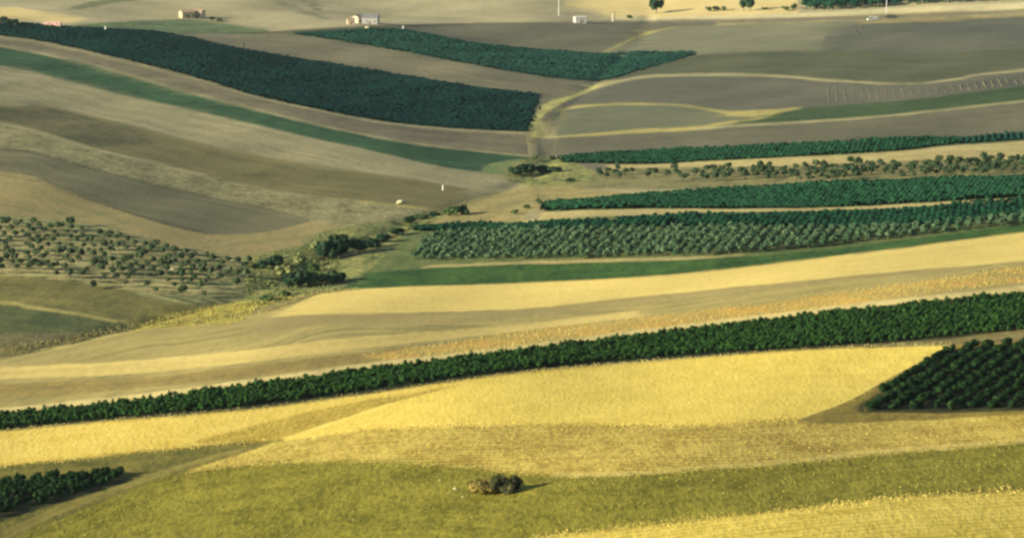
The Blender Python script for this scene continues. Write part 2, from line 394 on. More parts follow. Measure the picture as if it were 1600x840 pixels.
add_field('ploughed_field', M['taupe'], [(180, 46), (250, 51), (400, 54), (455, 53), (560, 69), (650, 85), (800, 112), (940, 128)], [(180, 60), (400, 140), (800, 190), (900, 160)])
add_field('vineyard_soil', M['soil_far'], A_T, A_B)
add_field('vineyard_soil', M['green_strip'], B_T, B_B)
add_field('ploughed_field', M['taupe2'], A_B, [(-700, 30), (0, 110), (400, 220), (835, 300)])
add_field('field_edge', M['pale_line'], [(x, y + 1.5) for x, y in A_B], w=2.6)
add_field('grass_strip', M['green_strip'], C_T, [(-700, 60), (0, 150), (400, 240), (880, 300)])
add_field('field_edge', M['pale_line'], C_T, w=2.4)
add_field('grass_strip', M['green_light'], [(760, 256), (800, 250), (860, 250), (885, 262)], [(750, 272), (800, 290), (870, 285)])
add_field('stubble_field', M['tan_left'], C_B, LOWL)
D_T = [(-700, 90), (-200, 150), (0, 166), (70, 166), (150, 183), (250, 208), (350, 232), (420, 246), (520, 262), (620, 276), (740, 296)]
D_B = [(-700, 110), (-200, 160), (0, 190), (60, 205), (150, 232), (250, 256), (350, 281), (450, 300), (550, 312), (640, 322), (700, 330)]
E_T = [(-700, 160), (-200, 210), (0, 233), (50, 238), (100, 252), (200, 278), (300, 302), (400, 323), (490, 343)]
F_T = [(-700, 190), (-200, 240), (0, 267), (60, 278), (100, 297), (180, 325), (260, 350), (330, 366), (420, 362), (490, 344)]
G_T = [(-700, 310), (-200, 325), (0, 335), (100, 346), (160, 354), (250, 380), (320, 396), (395, 402)]
H_T = [(-700, 400), (-200, 415), (0, 430), (100, 438), (180, 450), (240, 466), (320, 476), (390, 470), (440, 450)]
I_T = [(-700, 440), (-200, 465), (0, 478), (60, 482), (120, 493), (180, 504), (212, 513)]
add_field('grass_field', M['olive_brown'], D_T, D_B)
add_field('grass_field', M['olive_dark'], [(-700, 92), (0, 168), (70, 168), (150, 186), (230, 210)], [(-700, 110), (0, 188), (60, 202), (150, 228), (240, 226)])
add_field('rough_ground', M['rough_tan'], D_B, [(-700, 400), (0, 400), (400, 420), (600, 360), (720, 335)])
add_field('field_edge', M['pale_line'], [(20, 196), (60, 206), (150, 233), (250, 257), (320, 274)], w=3)
add_field('field_edge', M['yellow_line'], [(560, 314), (640, 323), (680, 328)], w=2.5)
add_field('ploughed_field', M['grey_brown'], E_T, F_T)
add_field('field_edge', M['dark_edge'], E_T[2:9], w=[2.5, 2.5, 1.2])
add_field('stubble_field', M['tan_low'], F_T, [(-700, 430), (0, 430), (400, 450), (560, 360)])
add_field('field_edge', M['dark_edge'], F_T[3:8], w=[1, 3.2, 2.5])
add_field('weeds', M['tan_low'], [(340, 378), (380, 369), (430, 366), (490, 360)], [(360, 392), (400, 397), (450, 388), (500, 366)])
add_field('grove_floor', M['grove_floor'], G_T, [(-700, 470), (0, 470), (240, 500), (400, 480)])
for k in range(16):
    y0 = 349 + k * 7.4; xa = -200 if y0 < 436 else 60 + (y0 - 436) * 7; xb = min(400, 90 + (y0 - 349) * 5.2) - rnd.uniform(0, 30)
    if k < 5: xa = -200
    add_field('grove_floor', M['tan_mid'], [(xa, y0 - 3), (xa * .5 + xb * .5, y0 + rnd.uniform(-1, 1)), (xb, y0 + 2)], w=[2.2, 3.4, 1.8], jit=.6)
add_field('grass_field', M['olive_low'], H_T, [(-700, 520), (0, 530), (200, 530), (420, 480)])
add_field('grass_field', M['green_low'], I_T, [(-700, 520), (0, 522), (110, 521), (200, 513)])
add_field('grass_field', M['brown_low'], [(-700, 506), (0, 518), (100, 520), (200, 511)], [(-700, 560), (0, 552), (150, 535), (206, 514)])
add_field('field_edge', M['yellow_line'], [(-300, 462), (0, 472), (40, 478), (120, 490), (184, 503)], w=[8, 8, 6, 2.5])
# ---- right far side
add_field('ground', M['tan_right'], [(930, 84), (1000, 56), (1060, 42), (1200, 38), (1300, 34), (1340, 34)], [(930, 90), (1090, 100), (1280, 86), (1345, 60)])
add_field('ground', M['grey_right'], [(1285, 80), (1290, 55), (1340, 38), (1480, 34), (1600, 26), (2300, 0)], [(1285, 84), (1340, 100), (1600, 100), (2300, 60)])
add_field('field_edge', M['yellow_line'], [(935, 86), (970, 70), (1005, 54), (1060, 42)], w=[2, 4, 3, 1.5])
add_field('grass_field', M['olive_right'], [(1070, 88), (1130, 83), (1240, 79), (1350, 80), (1450, 84), (1600, 76), (2300, 40)], [(925, 128), (1000, 121), (1080, 119), (1200, 120), (1300, 128), (1420, 133), (1500, 125), (1600, 112), (2300, 60)])
RC = [(880, 158), (905, 146), (940, 134), (1000, 121), (1080, 117), (1200, 118), (1300, 126), (1420, 131), (1500, 123), (1600, 110), (2300, 50)]
LOWR = [(840, 345), (1200, 330), (2300, 300)]
add_field('ploughed_field', M['lilac'], RC, LOWR)
add_field('field_edge', M['pale_line'], RC, w=[5, 3.5, 2.6, 2.6, 3, 3])
RE = [(866, 174), (900, 167), (960, 163), (1030, 163), (1090, 168), (1140, 176), (1200, 174), (1252, 168)]
add_field('grass_field', M['lens_green'], RE, [(862, 212), (1000, 206), (1150, 198), (1256, 186)])
add_field('field_edge', M['yellow_line'], RE, w=[4, 3, 2.4, 3, 7, 2])
add_field('field_edge', M['yellow_line'], [(1130, 180), (1200, 176), (1254, 171)], w=[1, 9, 8, 2])
add_field('grass_strip', M['green_right'], [(1190, 184), (1255, 170), (1350, 162), (1450, 153), (1600, 134), (2300, 60)], [(1140, 195), (1250, 191), (1400, 181), (1600, 161), (2300, 90)])
RH = [(840, 216), (900, 212), (1000, 206), (1080, 202), (1150, 196), (1250, 191), (1400, 180), (1600, 158), (2300, 84)]
add_field('ploughed_field', M['brown_right'], RH, LOWR)
add_field('field_edge', M['pale_line'], RH, w=[3, 3, 3, 2.6, 2.4, 2.4])
add_field('field_edge', M['yellow_line'], [(868, 214), (940, 209), (1020, 204), (1080, 201), (1150, 190), (1200, 183)], w=[1.5, 4, 6, 4, 3, 1], jit=1)
RJ_T = [(872, 246), (930, 239), (1000, 235), (1200, 227), (1330, 221), (1420, 214), (1500, 214), (1600, 206), (2300, 160)]
RJ_B = [(880, 254), (1000, 257), (1100, 252), (1250, 245), (1400, 236), (1500, 226), (1600, 220), (2300, 170)]
add_field('stubble_field', M['tan_mid'], [(870, 254)] + RJ_B[1:], LOWR)
add_field('vineyard_soil', M['vine_soil_far'], RJ_T, RJ_B)
add_field('ground', M['grey_mud'], [(872, 262), (900, 257), (950, 258)], [(880, 280), (905, 283), (940, 276)])
add_field('grove_floor', M['tree_floor'], [(890, 279), (925, 266), (1000, 262), (1150, 260), (1300, 256), (1450, 250), (1600, 248), (2300, 220)], [(892, 281), (925, 298), (1600, 290), (2300, 260)])
add_field('field_edge', M['pale_line'], [(870, 302), (920, 298), (1100, 296), (1210, 290)], w=[5, 5, 4, 3])
RN_T = [(850, 318), (950, 308), (1000, 303), (1200, 292), (1400, 281), (1600, 274), (2300, 240)]
RN_B = [(850, 330), (1000, 326), (1200, 326), (1350, 322), (1600, 308), (2300, 270)]
add_field('vineyard_soil', M['vine_soil_far'], RN_T, RN_B)
RO = [(800, 352), (830, 344), (900, 338), (1000, 334), (1150, 329), (1350, 325), (1600, 311), (2300, 274)]
add_field('ground', M['middle_tan'], [(630, 348), (690, 326), (760, 305), (840, 290), (880, 290), (930, 297), (980, 301)], [(620, 352), (700, 352), (800, 352), (850, 322), (985, 306)])
add_field('orchard_floor', M['orchard_floor'], [(560, 392), (600, 372), (650, 352), (720, 348), (800, 346)] + RO[2:], [(520, 425), (650, 430), (1000, 432), (1300, 412), (1600, 370), (2300, 290)])
add_field('field_edge', M['tan_mid'], RO, w=[4, 5, 5, 4, 3])
add_field('field_edge', M['tan_mid'], [(660, 417), (800, 411), (900, 408), (1000, 405), (1080, 403), (1160, 398)], w=[2, 3, 5, 5, 3, 2])
add_field('grass_strip', M['grass_green'], [(530, 430), (600, 424), (700, 417), (800, 413), (1000, 409), (1100, 405), (1250, 393), (1420, 374), (1600, 350), (2300, 268)], [(530, 460), (800, 452), (1150, 430), (1600, 380), (2300, 300)])
# ---- creek
add_field('creek_bank', M['creek_grass'], [(385, 402), (430, 392), (470, 384), (500, 362), (560, 352), (620, 344), (690, 328)], [(380, 470), (400, 482), (470, 465), (540, 448), (600, 400), (640, 362), (700, 336)], jit=1.2)
add_field('creek_bank', M['creek_grass'], [(790, 262), (830, 246), (880, 250), (930, 264)], [(790, 280), (830, 292), (880, 288), (930, 280)], jit=1.2)
add_field('dirt_track', M['track'], [(836, 214), (836, 192), (848, 172), (878, 157), (908, 146), (935, 133)], w=[12, 13, 12, 6, 4, 4])
add_field('ditch', M['ditch'], [(500, 404), (530, 402), (560, 391), (600, 376), (640, 358), (690, 341)], w=[3, 9, 7, 6, 4, 2], jit=1.2)  # ditch bed; the tree and bank shadow is put into its dark colour
add_field('ditch', M['dark_edge'], [(376, 271), (400, 272), (432, 274)], w=[1, 3.2, 1])  # shadow lying across the field, put into the ground colour; no ditch
# ---- near right bank
RB = [(-700, 580), (-200, 560), (0, 545), (60, 541), (130, 529), (200, 514), (260, 506), (330, 497), (400, 488), (440, 478), (470, 466), (500, 457), (560, 451), (650, 447), (800, 442), (1000, 432), (1130, 420), (1300, 400), (1600, 362), (2300, 270)]
NEAR = [(-700, 1300), (2300, 1300)]
add_field('stubble_field', M['khaki'], RB, NEAR)
add_field('weeds', M['yellow_weed'], [(205, 513), (260, 492), (330, 479), (420, 466), (470, 458)], [(215, 516), (245, 512), (300, 509), (370, 504), (400, 482), (470, 462)], jit=1.2)
add_field('wheat_field', M['gold_up'], [(430, 492), (470, 472), (500, 459), (560, 452), (650, 448), (800, 443), (1000, 433), (1130, 421), (1300, 401), (1600, 363), (2300, 271)], [(430, 495), (500, 491), (600, 489), (800, 483), (900, 474), (1000, 463), (1200, 444), (1400, 424), (1600, 408), (2300, 350)])
K_B = [(380, 525), (500, 508), (600, 512), (700, 505), (800, 497), (900, 486), (1000, 474), (1200, 451), (1400, 428), (1600, 409.5), (2300, 352)]
add_field('stubble_field', M['dull_gold'], [(380, 510), (430, 495), (500, 491), (600, 489), (800, 483), (900, 474), (1000, 463), (1200, 444), (1400, 424), (1600, 408), (2300, 350)], K_B)
add_field('stubble_field', M['stripe_gold'], [(-700, 600), (0, 573), (200, 563), (400, 545), (500, 532), (600, 523), (800, 507), (1000, 484)], [(-700, 620), (0, 592), (200, 584), (400, 564), (500, 552), (600, 540), (700, 530), (1000, 494)])
add_field('grass_strip', M['dull_band'], [(-700, 640), (0, 600), (200, 591), (400, 570), (500, 557), (600, 546), (700, 535), (820, 518)], [(-700, 660), (0, 622), (100, 617), (200, 607), (300, 598), (400, 587), (500, 575), (600, 561), (700, 548), (820, 535)])
OT = [(560, 556), (700, 536), (800, 520), (900, 508), (1000, 497), (1200, 472), (1400, 446), (1600, 416), (2300, 330)]
OB = [(600, 562), (700, 554), (800, 543), (900, 531), (1000, 518), (1200, 492), (1400, 465), (1600, 441), (2300, 370)]
add_field('weeds', M['orange_weed'], OT, OB, jit=1.0)
V_T = [(-700, 735), (-300, 680), (0, 647), (200, 626), (400, 600), (600, 573), (800, 549), (1000, 523), (1200, 499), (1400, 476), (1600, 456), (2300, 390)]
V_B = [(-700, 750), (-300, 705), (0, 673), (200, 655), (400, 638), (600, 611), (800, 583), (1000, 565), (1200, 550), (1350, 541), (1490, 537), (1600, 528), (2300, 470)]
add_field('field_edge', M['pale_verge'], [(x, y - 5) for x, y in V_T], w=[9, 9, 8, 7, 8, 10])
add_field('vineyard_soil', M['vine_soil'], V_T, V_B)
add_field('ground', M['brown_soil'], [(1280, 544), (1350, 538), (1450, 532), (1550, 520), (1600, 514), (2300, 440)], [(1280, 546), (1490, 540), (1600, 532), (2300, 480)])
# ---- foreground
Q_B = [(-700, 830), (-300, 768), (0, 728), (150, 713), (300, 697), (420, 688)]
add_field('wheat_field', M['gold_near'], V_B[:10] + [(1350, 541)], [(-700, 900), (0, 800), (600, 760), (1350, 700)])
add_field('wheat_field', M['gold_dull'], [(300, 690), (380, 668), (470, 645), (560, 627), (700, 604), (760, 592)], [(300, 694), (400, 690), (450, 686), (560, 655), (700, 620), (760, 596)], jit=1.0)
H_B = [(430, 690), (480, 684), (560, 673), (700, 666), (800, 664), (1000, 664), (1150, 661), (1250, 653), (1320, 628), (1390, 590), (1486, 541)]
add_field('wheat_field', M['gold_hump'], [(430, 689), (480, 672), (540, 652), (600, 632), (660, 616), (740, 597), (800, 587), (1000, 568), (1200, 552), (1350, 543), (1486, 539)], H_B)
add_field('field_edge', M['edge_gold'], [(440, 686), (500, 666), (560, 647), (610, 630)], w=3)
add_field('ground', M['green_front'], Q_B + [(445, 684)], [(-700, 1000), (0, 900), (240, 760), (440, 692)])
add_field('stubble_field', M['straw'], [(290, 735), (350, 716), (400, 700), (430, 690), (480, 684), (560, 673), (700, 666), (800, 664), (1000, 664), (1150, 661), (1250, 653), (1400, 648), (1600, 640), (2300, 590)], [(290, 800), (1200, 830), (2300, 800)])
add_field('verge', M['verge_olive'], [(1245, 654), (1320, 628), (1390, 590), (1486, 541), (1600, 532), (2300, 480)], [(1262, 660), (1340, 660), (1600, 646), (2300, 600)])
add_field('field_edge', M['edge_gold'], [(1250, 652), (1320, 627), (1388, 590), (1484, 541)], w=2.2)
S_B = [(180, 775), (240, 752), (300, 738), (400, 727), (500, 722), (600, 722), (680, 726), (760, 735), (850, 744), (900, 746), (1000, 742), (1100, 734), (1200, 727), (1300, 718), (1420, 707), (1500, 700), (1600, 692), (2300, 630)]
add_field('field_edge', M['straw_edge'], [(860, 738), (1000, 735), (1100, 727), (1200, 720), (1300, 710), (1420, 698), (1600, 684), (2300, 622)], [(860, 760), (1200, 760), (2300, 700)])
add_field('grass_field', M['olive_near'], [(-500, 1300), (20, 850), (60, 828), (120, 800)] + S_B, [(-500, 1320), (2300, 1320)])
add_field('vineyard_soil', M['vine_soil'], [(-300, 790), (0, 752), (100, 744), (180, 742), (206, 748)], [(-300, 900), (0, 814), (60, 795), (130, 775), (206, 750)])
add_field('path', M['track_front'], [(-60, 870), (40, 820), (120, 785), (200, 758), (260, 736), (330, 715), (400, 697)], w=[16, 14, 10, 9, 8, 7])
add_field('vineyard_soil', M['vine_soil'], [(1340, 634), (1400, 594), (1450, 562), (1484, 547), (1600, 535), (2300, 490)], [(1340, 644), (1600, 641), (2300, 600)])
FB = [(700, 860), (830, 840), (1000, 822), (1200, 800), (1400, 778), (1600, 765), (2300, 710)]
add_field('wheat_field', M['gold_front'], FB, [(700, 1320), (2300, 1320)])
# ---- road on its low bank
add_field('road_verge', M['road_verge'], [(960, 27), (1100, 25), (1280, 19), (1450, 10), (1600, 4), (2300, -26)], [(960, 33), (1100, 30), (1280, 26), (1450, 19), (1600, 13), (2300, -18)])
add_field('road', M['road'], [(860, 36.5), (960, 34), (1100, 34), (1280, 30), (1450, 24), (1600, 18)], w=[2.5, 3.5, 4.5, 4, 3, 3])

# ---- triangulate the ground as one sheet, then share it out by what lies on it
pts = []; edges = []
for name, m, poly, T in FIELDS:
    n0 = len(pts); pts += [Vector((float(a), float(b))) for a, b in poly]; n = len(poly)
    edges += [(n0 + i, n0 + (i + 1) % n) for i in range(n)]
NB = len(pts)
for name, m, poly, T in FIELDS:                 # a thin margin either side of every boundary
    x, y = poly[:, 0], poly[:, 1]; px_, py_ = proj(x, y, terrain(x, y))
    for d in (-1.7, 1.7):
        k = (py_ + d > -60) & (px_ > -60) & (px_ < 1660) & (py_ < 860)
        if k.sum() < 2: continue
        qx, qy = unproj(px_[k], py_[k] + d); pts += [Vector((float(a), float(b))) for a, b in zip(qx, qy)]
yv = 500.0; row = 0
while yv < 3000:
    st = max(4.0, yv * 0.0085)
    hw = 0.22 * yv + 20
    xs = np.arange(-hw, hw, st * 0.9) + (st * 0.45 if row % 2 else 0)
    pts += [Vector((float(x), float(yv))) for x in xs]
    yv += st; row += 1
for yv in np.arange(-900, 7200, 75.0):
    for xv in np.arange(-3000, 3001, 75.0):
        if 480 < yv < 3000 and abs(xv) < 0.22 * yv + 35: continue
        pts.append(Vector((float(xv), float(yv))))
res = geometry.delaunay_2d_cdt(pts, edges, [], 0, 0.02, False)
GV = np.array([v[:] for v in res[0]]); GT = np.array([f for f in res[2] if len(f) == 3])
def owner(Pt):
    own = np.full(len(Pt), -1)
    for i, (name, m, poly, T) in enumerate(FIELDS):
        mn, mx = poly.min(0), poly.max(0)
        c = np.where((Pt[:, 0] >= mn[0]) & (Pt[:, 0] <= mx[0]) & (Pt[:, 1] >= mn[1]) & (Pt[:, 1] <= mx[1]))[0]
        if len(c): ins = inside(poly, Pt[c, 0], Pt[c, 1]); own[c[ins]] = i
    return own
own = owner(GV[GT].mean(axis=1))
LO = np.array([LOHI[f[1].name][0] for f in FIELDS] + [LOHI[M['dry_grass'].name][0]]); HI = np.array([LOHI[f[1].name][1] for f in FIELDS] + [LOHI[M['dry_grass'].name][1]])
ox_ = 1.1 * GV[:, 1] / F; oy_ = 1.1 * GV[:, 1] ** 2 / (F * 150.0)
lo_s = 0; hi_s = 0
for a_, b_ in ((0, 1), (0, -1), (1, .4), (-1, -.4)):
    w_ = owner(np.stack([GV[:, 0] + a_ * ox_, GV[:, 1] + b_ * oy_], 1)); lo_s = lo_s + LO[w_] / 4; hi_s = hi_s + HI[w_] / 4
GZ = terrain(GV[:, 0], GV[:, 1])
e = 1.5
nx = -(terrain(GV[:, 0] + e, GV[:, 1]) - terrain(GV[:, 0] - e, GV[:, 1])) / (2 * e)
ny = -(terrain(GV[:, 0], GV[:, 1] + e) - terrain(GV[:, 0], GV[:, 1] - e)) / (2 * e)
GN = np.stack([nx, ny, np.ones_like(nx)], 1); GN /= np.linalg.norm(GN, axis=1)[:, None]
GPX, GPY = proj(GV[:, 0], np.maximum(GV[:, 1], 200), GZ)
names = ['ground'] + sorted(set(f[0] for f in FIELDS) - {'ground'})
for nm in names:
    ids = [i for i, f in enumerate(FIELDS) if f[0] == nm] + ([-1] if nm == 'ground' else [])
    sel = np.where(np.isin(own, ids))[0]
    if not len(sel): continue
    tri = GT[sel]; used, inv = np.unique(tri, return_inverse=True); tri2 = inv.reshape(-1, 3)
    mats = []; mi = np.zeros(len(sel), int)
    uvs = np.zeros((len(sel), 3, 2), np.float32)
    for i in ids:
        m = M['dry_grass'] if i < 0 else FIELDS[i][1]
        if m not in mats: mats.append(m)
        k = np.where(own[sel] == i)[0]; mi[k] = mats.index(m)
        vv = GT[sel[k]]
        if i < 0: uvs[k] = GV[vv]
        else:                                   # metres along and across the strip, measured from its upper edge
            T = FIELDS[i][3]; o = np.argsort(T[:, 0]); step = slice(None, None, max(1, len(o) // 60))
            tx, ty = T[o, 0][step], T[o, 1][step]
            wx, wy = unproj(tx, ty)
            yt = np.interp(GPX[vv], tx, wy)
            uvs[k, :, 0] = GV[vv][:, :, 0] ; uvs[k, :, 1] = (yt - GV[vv][:, :, 1]) * 0.45
    me = tri_mesh(nm, np.stack([GV[used, 0], GV[used, 1], GZ[used]], 1), tri2, mats, mi, True)
    uvl = me.uv_layers.new(name='UVMap'); uvl.data.foreach_set('uv', uvs.ravel())
    for an, arr in (('soil_low', lo_s), ('soil_high', hi_s)):
        ca = me.attributes.new(an, 'FLOAT_COLOR', 'POINT'); ca.data.foreach_set('color', np.hstack([arr[used], np.ones((len(used), 1))]).astype(np.float32).ravel())
    me.normals_split_custom_set_from_vertices([tuple(v) for v in GN[used]])
    tag(link(nm, me), kind='structure')

# ---------------------------------------------------------------- foliage materials
DARKV = leaf_mat('dark_vine_leaves', (0.003, 0.011, 0.004), (0.019, 0.050, 0.012), .6)
BANDV = leaf_mat('vine_leaves', (0.003, 0.013, 0.004), (0.022, 0.062, 0.012), .55)
FARV = leaf_mat('far_vine_leaves', (0.001, 0.017, 0.012), (0.004, 0.034, 0.021), .04)
FARV2 = leaf_mat('far_strip_leaves', (0.006, 0.034, 0.021), (0.016, 0.060, 0.034), .05)
MIDV = leaf_mat('mid_vine_leaves', (0.003, 0.022, 0.011), (0.014, 0.056, 0.023), .3)
OLIVE = leaf_mat('olive_leaves', (0.022, 0.042, 0.020), (0.070, 0.095, 0.045), .4)
ORCH = leaf_mat('orchard_leaves', (0.026, 0.062, 0.030), (0.082, 0.130, 0.068), .3)
SHRUB = leaf_mat('shrub_leaves', (0.030, 0.055, 0.020), (0.080, 0.115, 0.040), .4)
SHRUB_D = leaf_mat('dark_shrub_leaves', (0.006, 0.020, 0.012), (0.028, 0.056, 0.026), .4)
BUSHB = leaf_mat('dry_bush_leaves', (0.07, 0.065, 0.020), (0.32, 0.24, 0.06), .35)
REED = leaf_mat('reed_leaves', (0.10, 0.13, 0.05), (0.24, 0.24, 0.09), .4)
TUFT = leaf_mat('grass_tuft_blades', (0.20, 0.19, 0.04), (0.32, 0.29, 0.07), .1)
TUFTG = leaf_mat('gold_stalks', (0.42, 0.34, 0.09), (0.54, 0.44, 0.13), .2)
TUFTO = leaf_mat('orange_stalks', (0.34, 0.28, 0.09), (0.44, 0.37, 0.12), .05)
BARK = plain('bark', (0.10, 0.08, 0.055))

# ---------------------------------------------------------------- vineyards (hedge-like rows nobody could count plant by plant)
def rows(name, poly, ang, spacing, width, height, seg, mat, label, seed, gap=0.03, vary=0.42):
    rg = np.random.default_rng(seed); d = np.array([math.cos(ang), math.sin(ang)]); q = np.array([-d[1], d[0]])
    a = poly @ d; b = poly @ q; Vs = []; Ts = []; n = 0
    prof = np.array([(-.5, 0), (-.55, .45), (-.3, .9), (.05, 1.0), (.38, .82), (.55, .4), (.5, 0)])
    for bb in np.arange(b.min() + spacing / 2, b.max(), spacing):
        s = np.arange(a.min(), a.max(), seg); X = d[0] * s + q[0] * bb; Y = d[1] * s + q[1] * bb
        ok = inside(poly, X, Y)
        if gap: ok &= rg.random(len(s)) > gap
        if ok.sum() < 5: continue
        kk = np.where(ok)[0]; ok[kk[:rg.integers(0, 3)]] = False; ok[kk[len(kk) - rg.integers(0, 3):]] = False
        X = X + rg.normal(0, .25, len(s)); Z = terrain(X, Y)
        w = width * (1 + rg.uniform(-vary, vary, len(s))); h = height * (1 + rg.uniform(-vary, vary, len(s))) * (0.86 + 0.2 * np.sin(X / 23.0 + Y / 31.0) + 0.16 * np.sin(X / 9.0 - Y / 14.0))
        P = np.zeros((len(s), 7, 3))
        jj = rg.normal(0, .10 * width, (len(s), 7))
        P[:, :, 0] = X[:, None] + q[0] * (prof[:, 0] * w[:, None] + jj); P[:, :, 1] = Y[:, None] + q[1] * (prof[:, 0] * w[:, None] + jj)
        P[:, :, 2] = Z[:, None] + prof[:, 1] * h[:, None] + np.where(prof[:, 1] > 0, rg.normal(0, .08 * height, (len(s), 7)), 0)
        Vs.append(P.reshape(-1, 3)); i = np.where(ok[:-1] & ok[1:])[0]
        for k in range(6):
            A = n + i * 7 + k
            Ts.append(np.stack([A, A + 7, A + 8], 1)); Ts.append(np.stack([A, A + 8, A + 1], 1))
        n += len(s) * 7
    o = link(name, tri_mesh(name, np.vstack(Vs), np.vstack(Ts), mat)); return tag(o, label, 'vineyard', None, 'stuff')
def ext(pts, x0=-330, x1=1930): return [p for p in pts if x0 <= p[0] <= x1]
rows('vineyard', plan_raw(ext(A_T), ext(A_B)), R(62), 2.4, 2.5, 1.05, 1.7, FARV, 'long dark teal vineyard strip running down the upper left hillside', 11)
rows('vineyard', plan_raw(B_T, B_B), R(72), 2.6, 2.6, 1.0, 2.0, FARV2, 'green vineyard strip below the far farm buildings, tapering to a point on the right', 12)
rows('vineyard', plan_raw(ext(RJ_T)[:7], ext(RJ_B)[:5] + [(1500, 224)]), R(80), 2.2, 2.1, 1.2, 1.2, MIDV, 'narrow green vineyard strip between brown field and tan field on the far right bank', 13)
rows('vineyard', plan_raw([(1490, 216), (1600, 206), (1930, 184)], [(1490, 226), (1600, 219), (1930, 197)]), R(80), 3.0, 1.5, 1.3, 1.8, FARV2, 'short light green vineyard strip at the right edge beyond the orchard', 14)
rows('vineyard', plan_raw(ext(RN_T), ext(RN_B)), R(76), 2.1, 2.0, 1.35, 1.0, MIDV, 'dark green vineyard strip above the pale field margin in the right middle distance', 15)
rows('vineyard', plan_raw([(640, 354), (720, 350), (820, 350), (1000, 341), (1150, 335), (1350, 330), (1600, 314), (1930, 296)],
     [(640, 360), (720, 363), (820, 361), (1000, 356), (1150, 356), (1350, 358), (1500, 350), (1600, 338), (1930, 315)]), R(80), 2.4, 2.1, 1.6, 1.1, MIDV,
     'green vine rows directly above the pale orchard trees on the right bank', 16, gap=.05)

rows('young_vineyard', plan_raw([(1290, 134), (1350, 138), (1430, 138), (1500, 131), (1600, 118), (1800, 96)], [(1290, 160), (1350, 158), (1450, 150), (1600, 132), (1800, 108)]), R(84), 4.6, .7, .25, 2.0,
     leaf_mat('young_vine_leaves', (.10, .105, .06), (.15, .14, .085), .1), 'faint brownish young vine rows beside the curved track at the far right', 17, gap=.12)
# ---- the near vine band and two near plots: bushes
def bush_protos(seed, w, h, k=4, nl=46, ls=.28, lo=True):
    out = []
    for i in range(k):
        r = random.Random(seed + i); L = []
        for j in range(3):
            L.append((r.uniform(-.25, .25) * w, r.uniform(-.25, .25) * w, h * r.uniform(.42, .62), w * r.uniform(.28, .42), w * r.uniform(.28, .42), h * r.uniform(.34, .48)))
        out.append(foliage(seed + i, L, nl, ls, lo=lo))
    return out
def lattice(poly, ang, s_row, s_in, seed, jit=.25, p=1.0):
    rg = np.random.default_rng(seed); d = np.array([math.cos(ang), math.sin(ang)]); q = np.array([-d[1], d[0]])
    a = poly @ d; b = poly @ q
    A, B = np.meshgrid(np.arange(a.min(), a.max(), s_in), np.arange(b.min(), b.max(), s_row))
    A = A + rg.normal(0, jit, A.shape); B = B + rg.normal(0, jit, A.shape)
    X = (d[0] * A + q[0] * B).ravel(); Y = (d[1] * A + q[1] * B).ravel()
    ok = inside(poly, X, Y) & (rg.random(len(X)) < p); return X[ok], Y[ok]
def pix_dir(a, b):
    x, y = unproj([a[0], b[0]], [a[1], b[1]]); return math.atan2(y[1] - y[0], x[1] - x[0])
band = plan_raw([(-330, 686), (0, 651), (200, 630), (400, 604), (600, 577), (800, 553), (1000, 527), (1200, 503), (1400, 481), (1600, 461), (1930, 432)],
                [(-330, 704), (0, 670), (200, 651), (400, 633), (600, 606), (800, 579), (1000, 560), (1200, 547), (1300, 540), (1400, 534), (1500, 524), (1600, 516), (1930, 488)])
bx, by = lattice(band, R(70), 2.15, 1.3, 21, .25, p=.95)
scatter_merge('vineyard', bush_protos(50, 1.5, 1.65, 7, 36, .22), bx, by, np.random.default_rng(5).uniform(.65, 1.35, len(bx)), 22, BANDV,
              'long dark green vineyard band crossing the whole picture between the golden fields', 'vineyard')

def put_copies(name, meshes, X, Y, S, labels, cat, group, seed, dz=-.05):
    rg = random.Random(seed)
    for i in range(len(X)):
        o = bpy.data.objects.new(name, meshes[rg.randrange(len(meshes))]); C.objects.link(o)
        o.location = (float(X[i]), float(Y[i]), float(terrain(X[i], Y[i])) + dz); s = float(S[i])
        o.scale = (s, s, s * rg.uniform(.9, 1.15)); o.rotation_euler = (0, 0, rg.uniform(0, 6.28))
        tag(o, labels(i) if callable(labels) else labels, cat, group)
dv = [tri_mesh('vine_bush', V, T, DARKV) for V, T in bush_protos(70, 2.6, 2.3, 5, 90, .26, lo=False)]
corner = plan_raw([(1352, 634), (1404, 596), (1452, 565), (1494, 546), (1600, 537), (1640, 534)], [(1352, 642), (1600, 638), (1640, 637)])
cx_, cy_ = lattice(corner, pix_dir((1400, 622), (1500, 560)), 4.8, 2.25, 31, .25)
pxs, pys = proj(cx_, cy_, terrain(cx_, cy_))
def corner_label(i):
    if pys[i] > 628: return 'dark green orchard bush in the front row of the plot at the right edge'
    if pxs[i] < 1352 + (642 - pys[i]) * 1.45 + 16: return 'dark green orchard bush along the slanting left side of the right-edge plot'
    if pys[i] < 560: return 'dark green orchard bush at the back of the plot at the right edge'
    return 'dark green orchard bush inside the crowded plot at the right edge'
print('corner bushes', len(cx_))
put_copies('orchard_bush', dv, cx_, cy_, np.random.default_rng(8).uniform(.75, 1.25, len(cx_)), corner_label, 'bush', 'dark orchard bushes in the plot at the right edge', 1)
bl = plan_raw([(-14, 758), (60, 747), (120, 743), (200, 741)], [(-14, 812), (40, 793), (120, 770), (200, 747)])
lx_, ly_ = lattice(bl, pix_dir((20, 790), (80, 762)), 3.2, 2.4, 41, .3)
print('bottom left bushes', len(lx_))
dv2 = [tri_mesh('vine_bush', V, T, DARKV) for V, T in bush_protos(90, 1.8, 2.1, 4, 70, .22, lo=False)]
q2, q3 = proj(lx_, ly_, terrain(lx_, ly_))
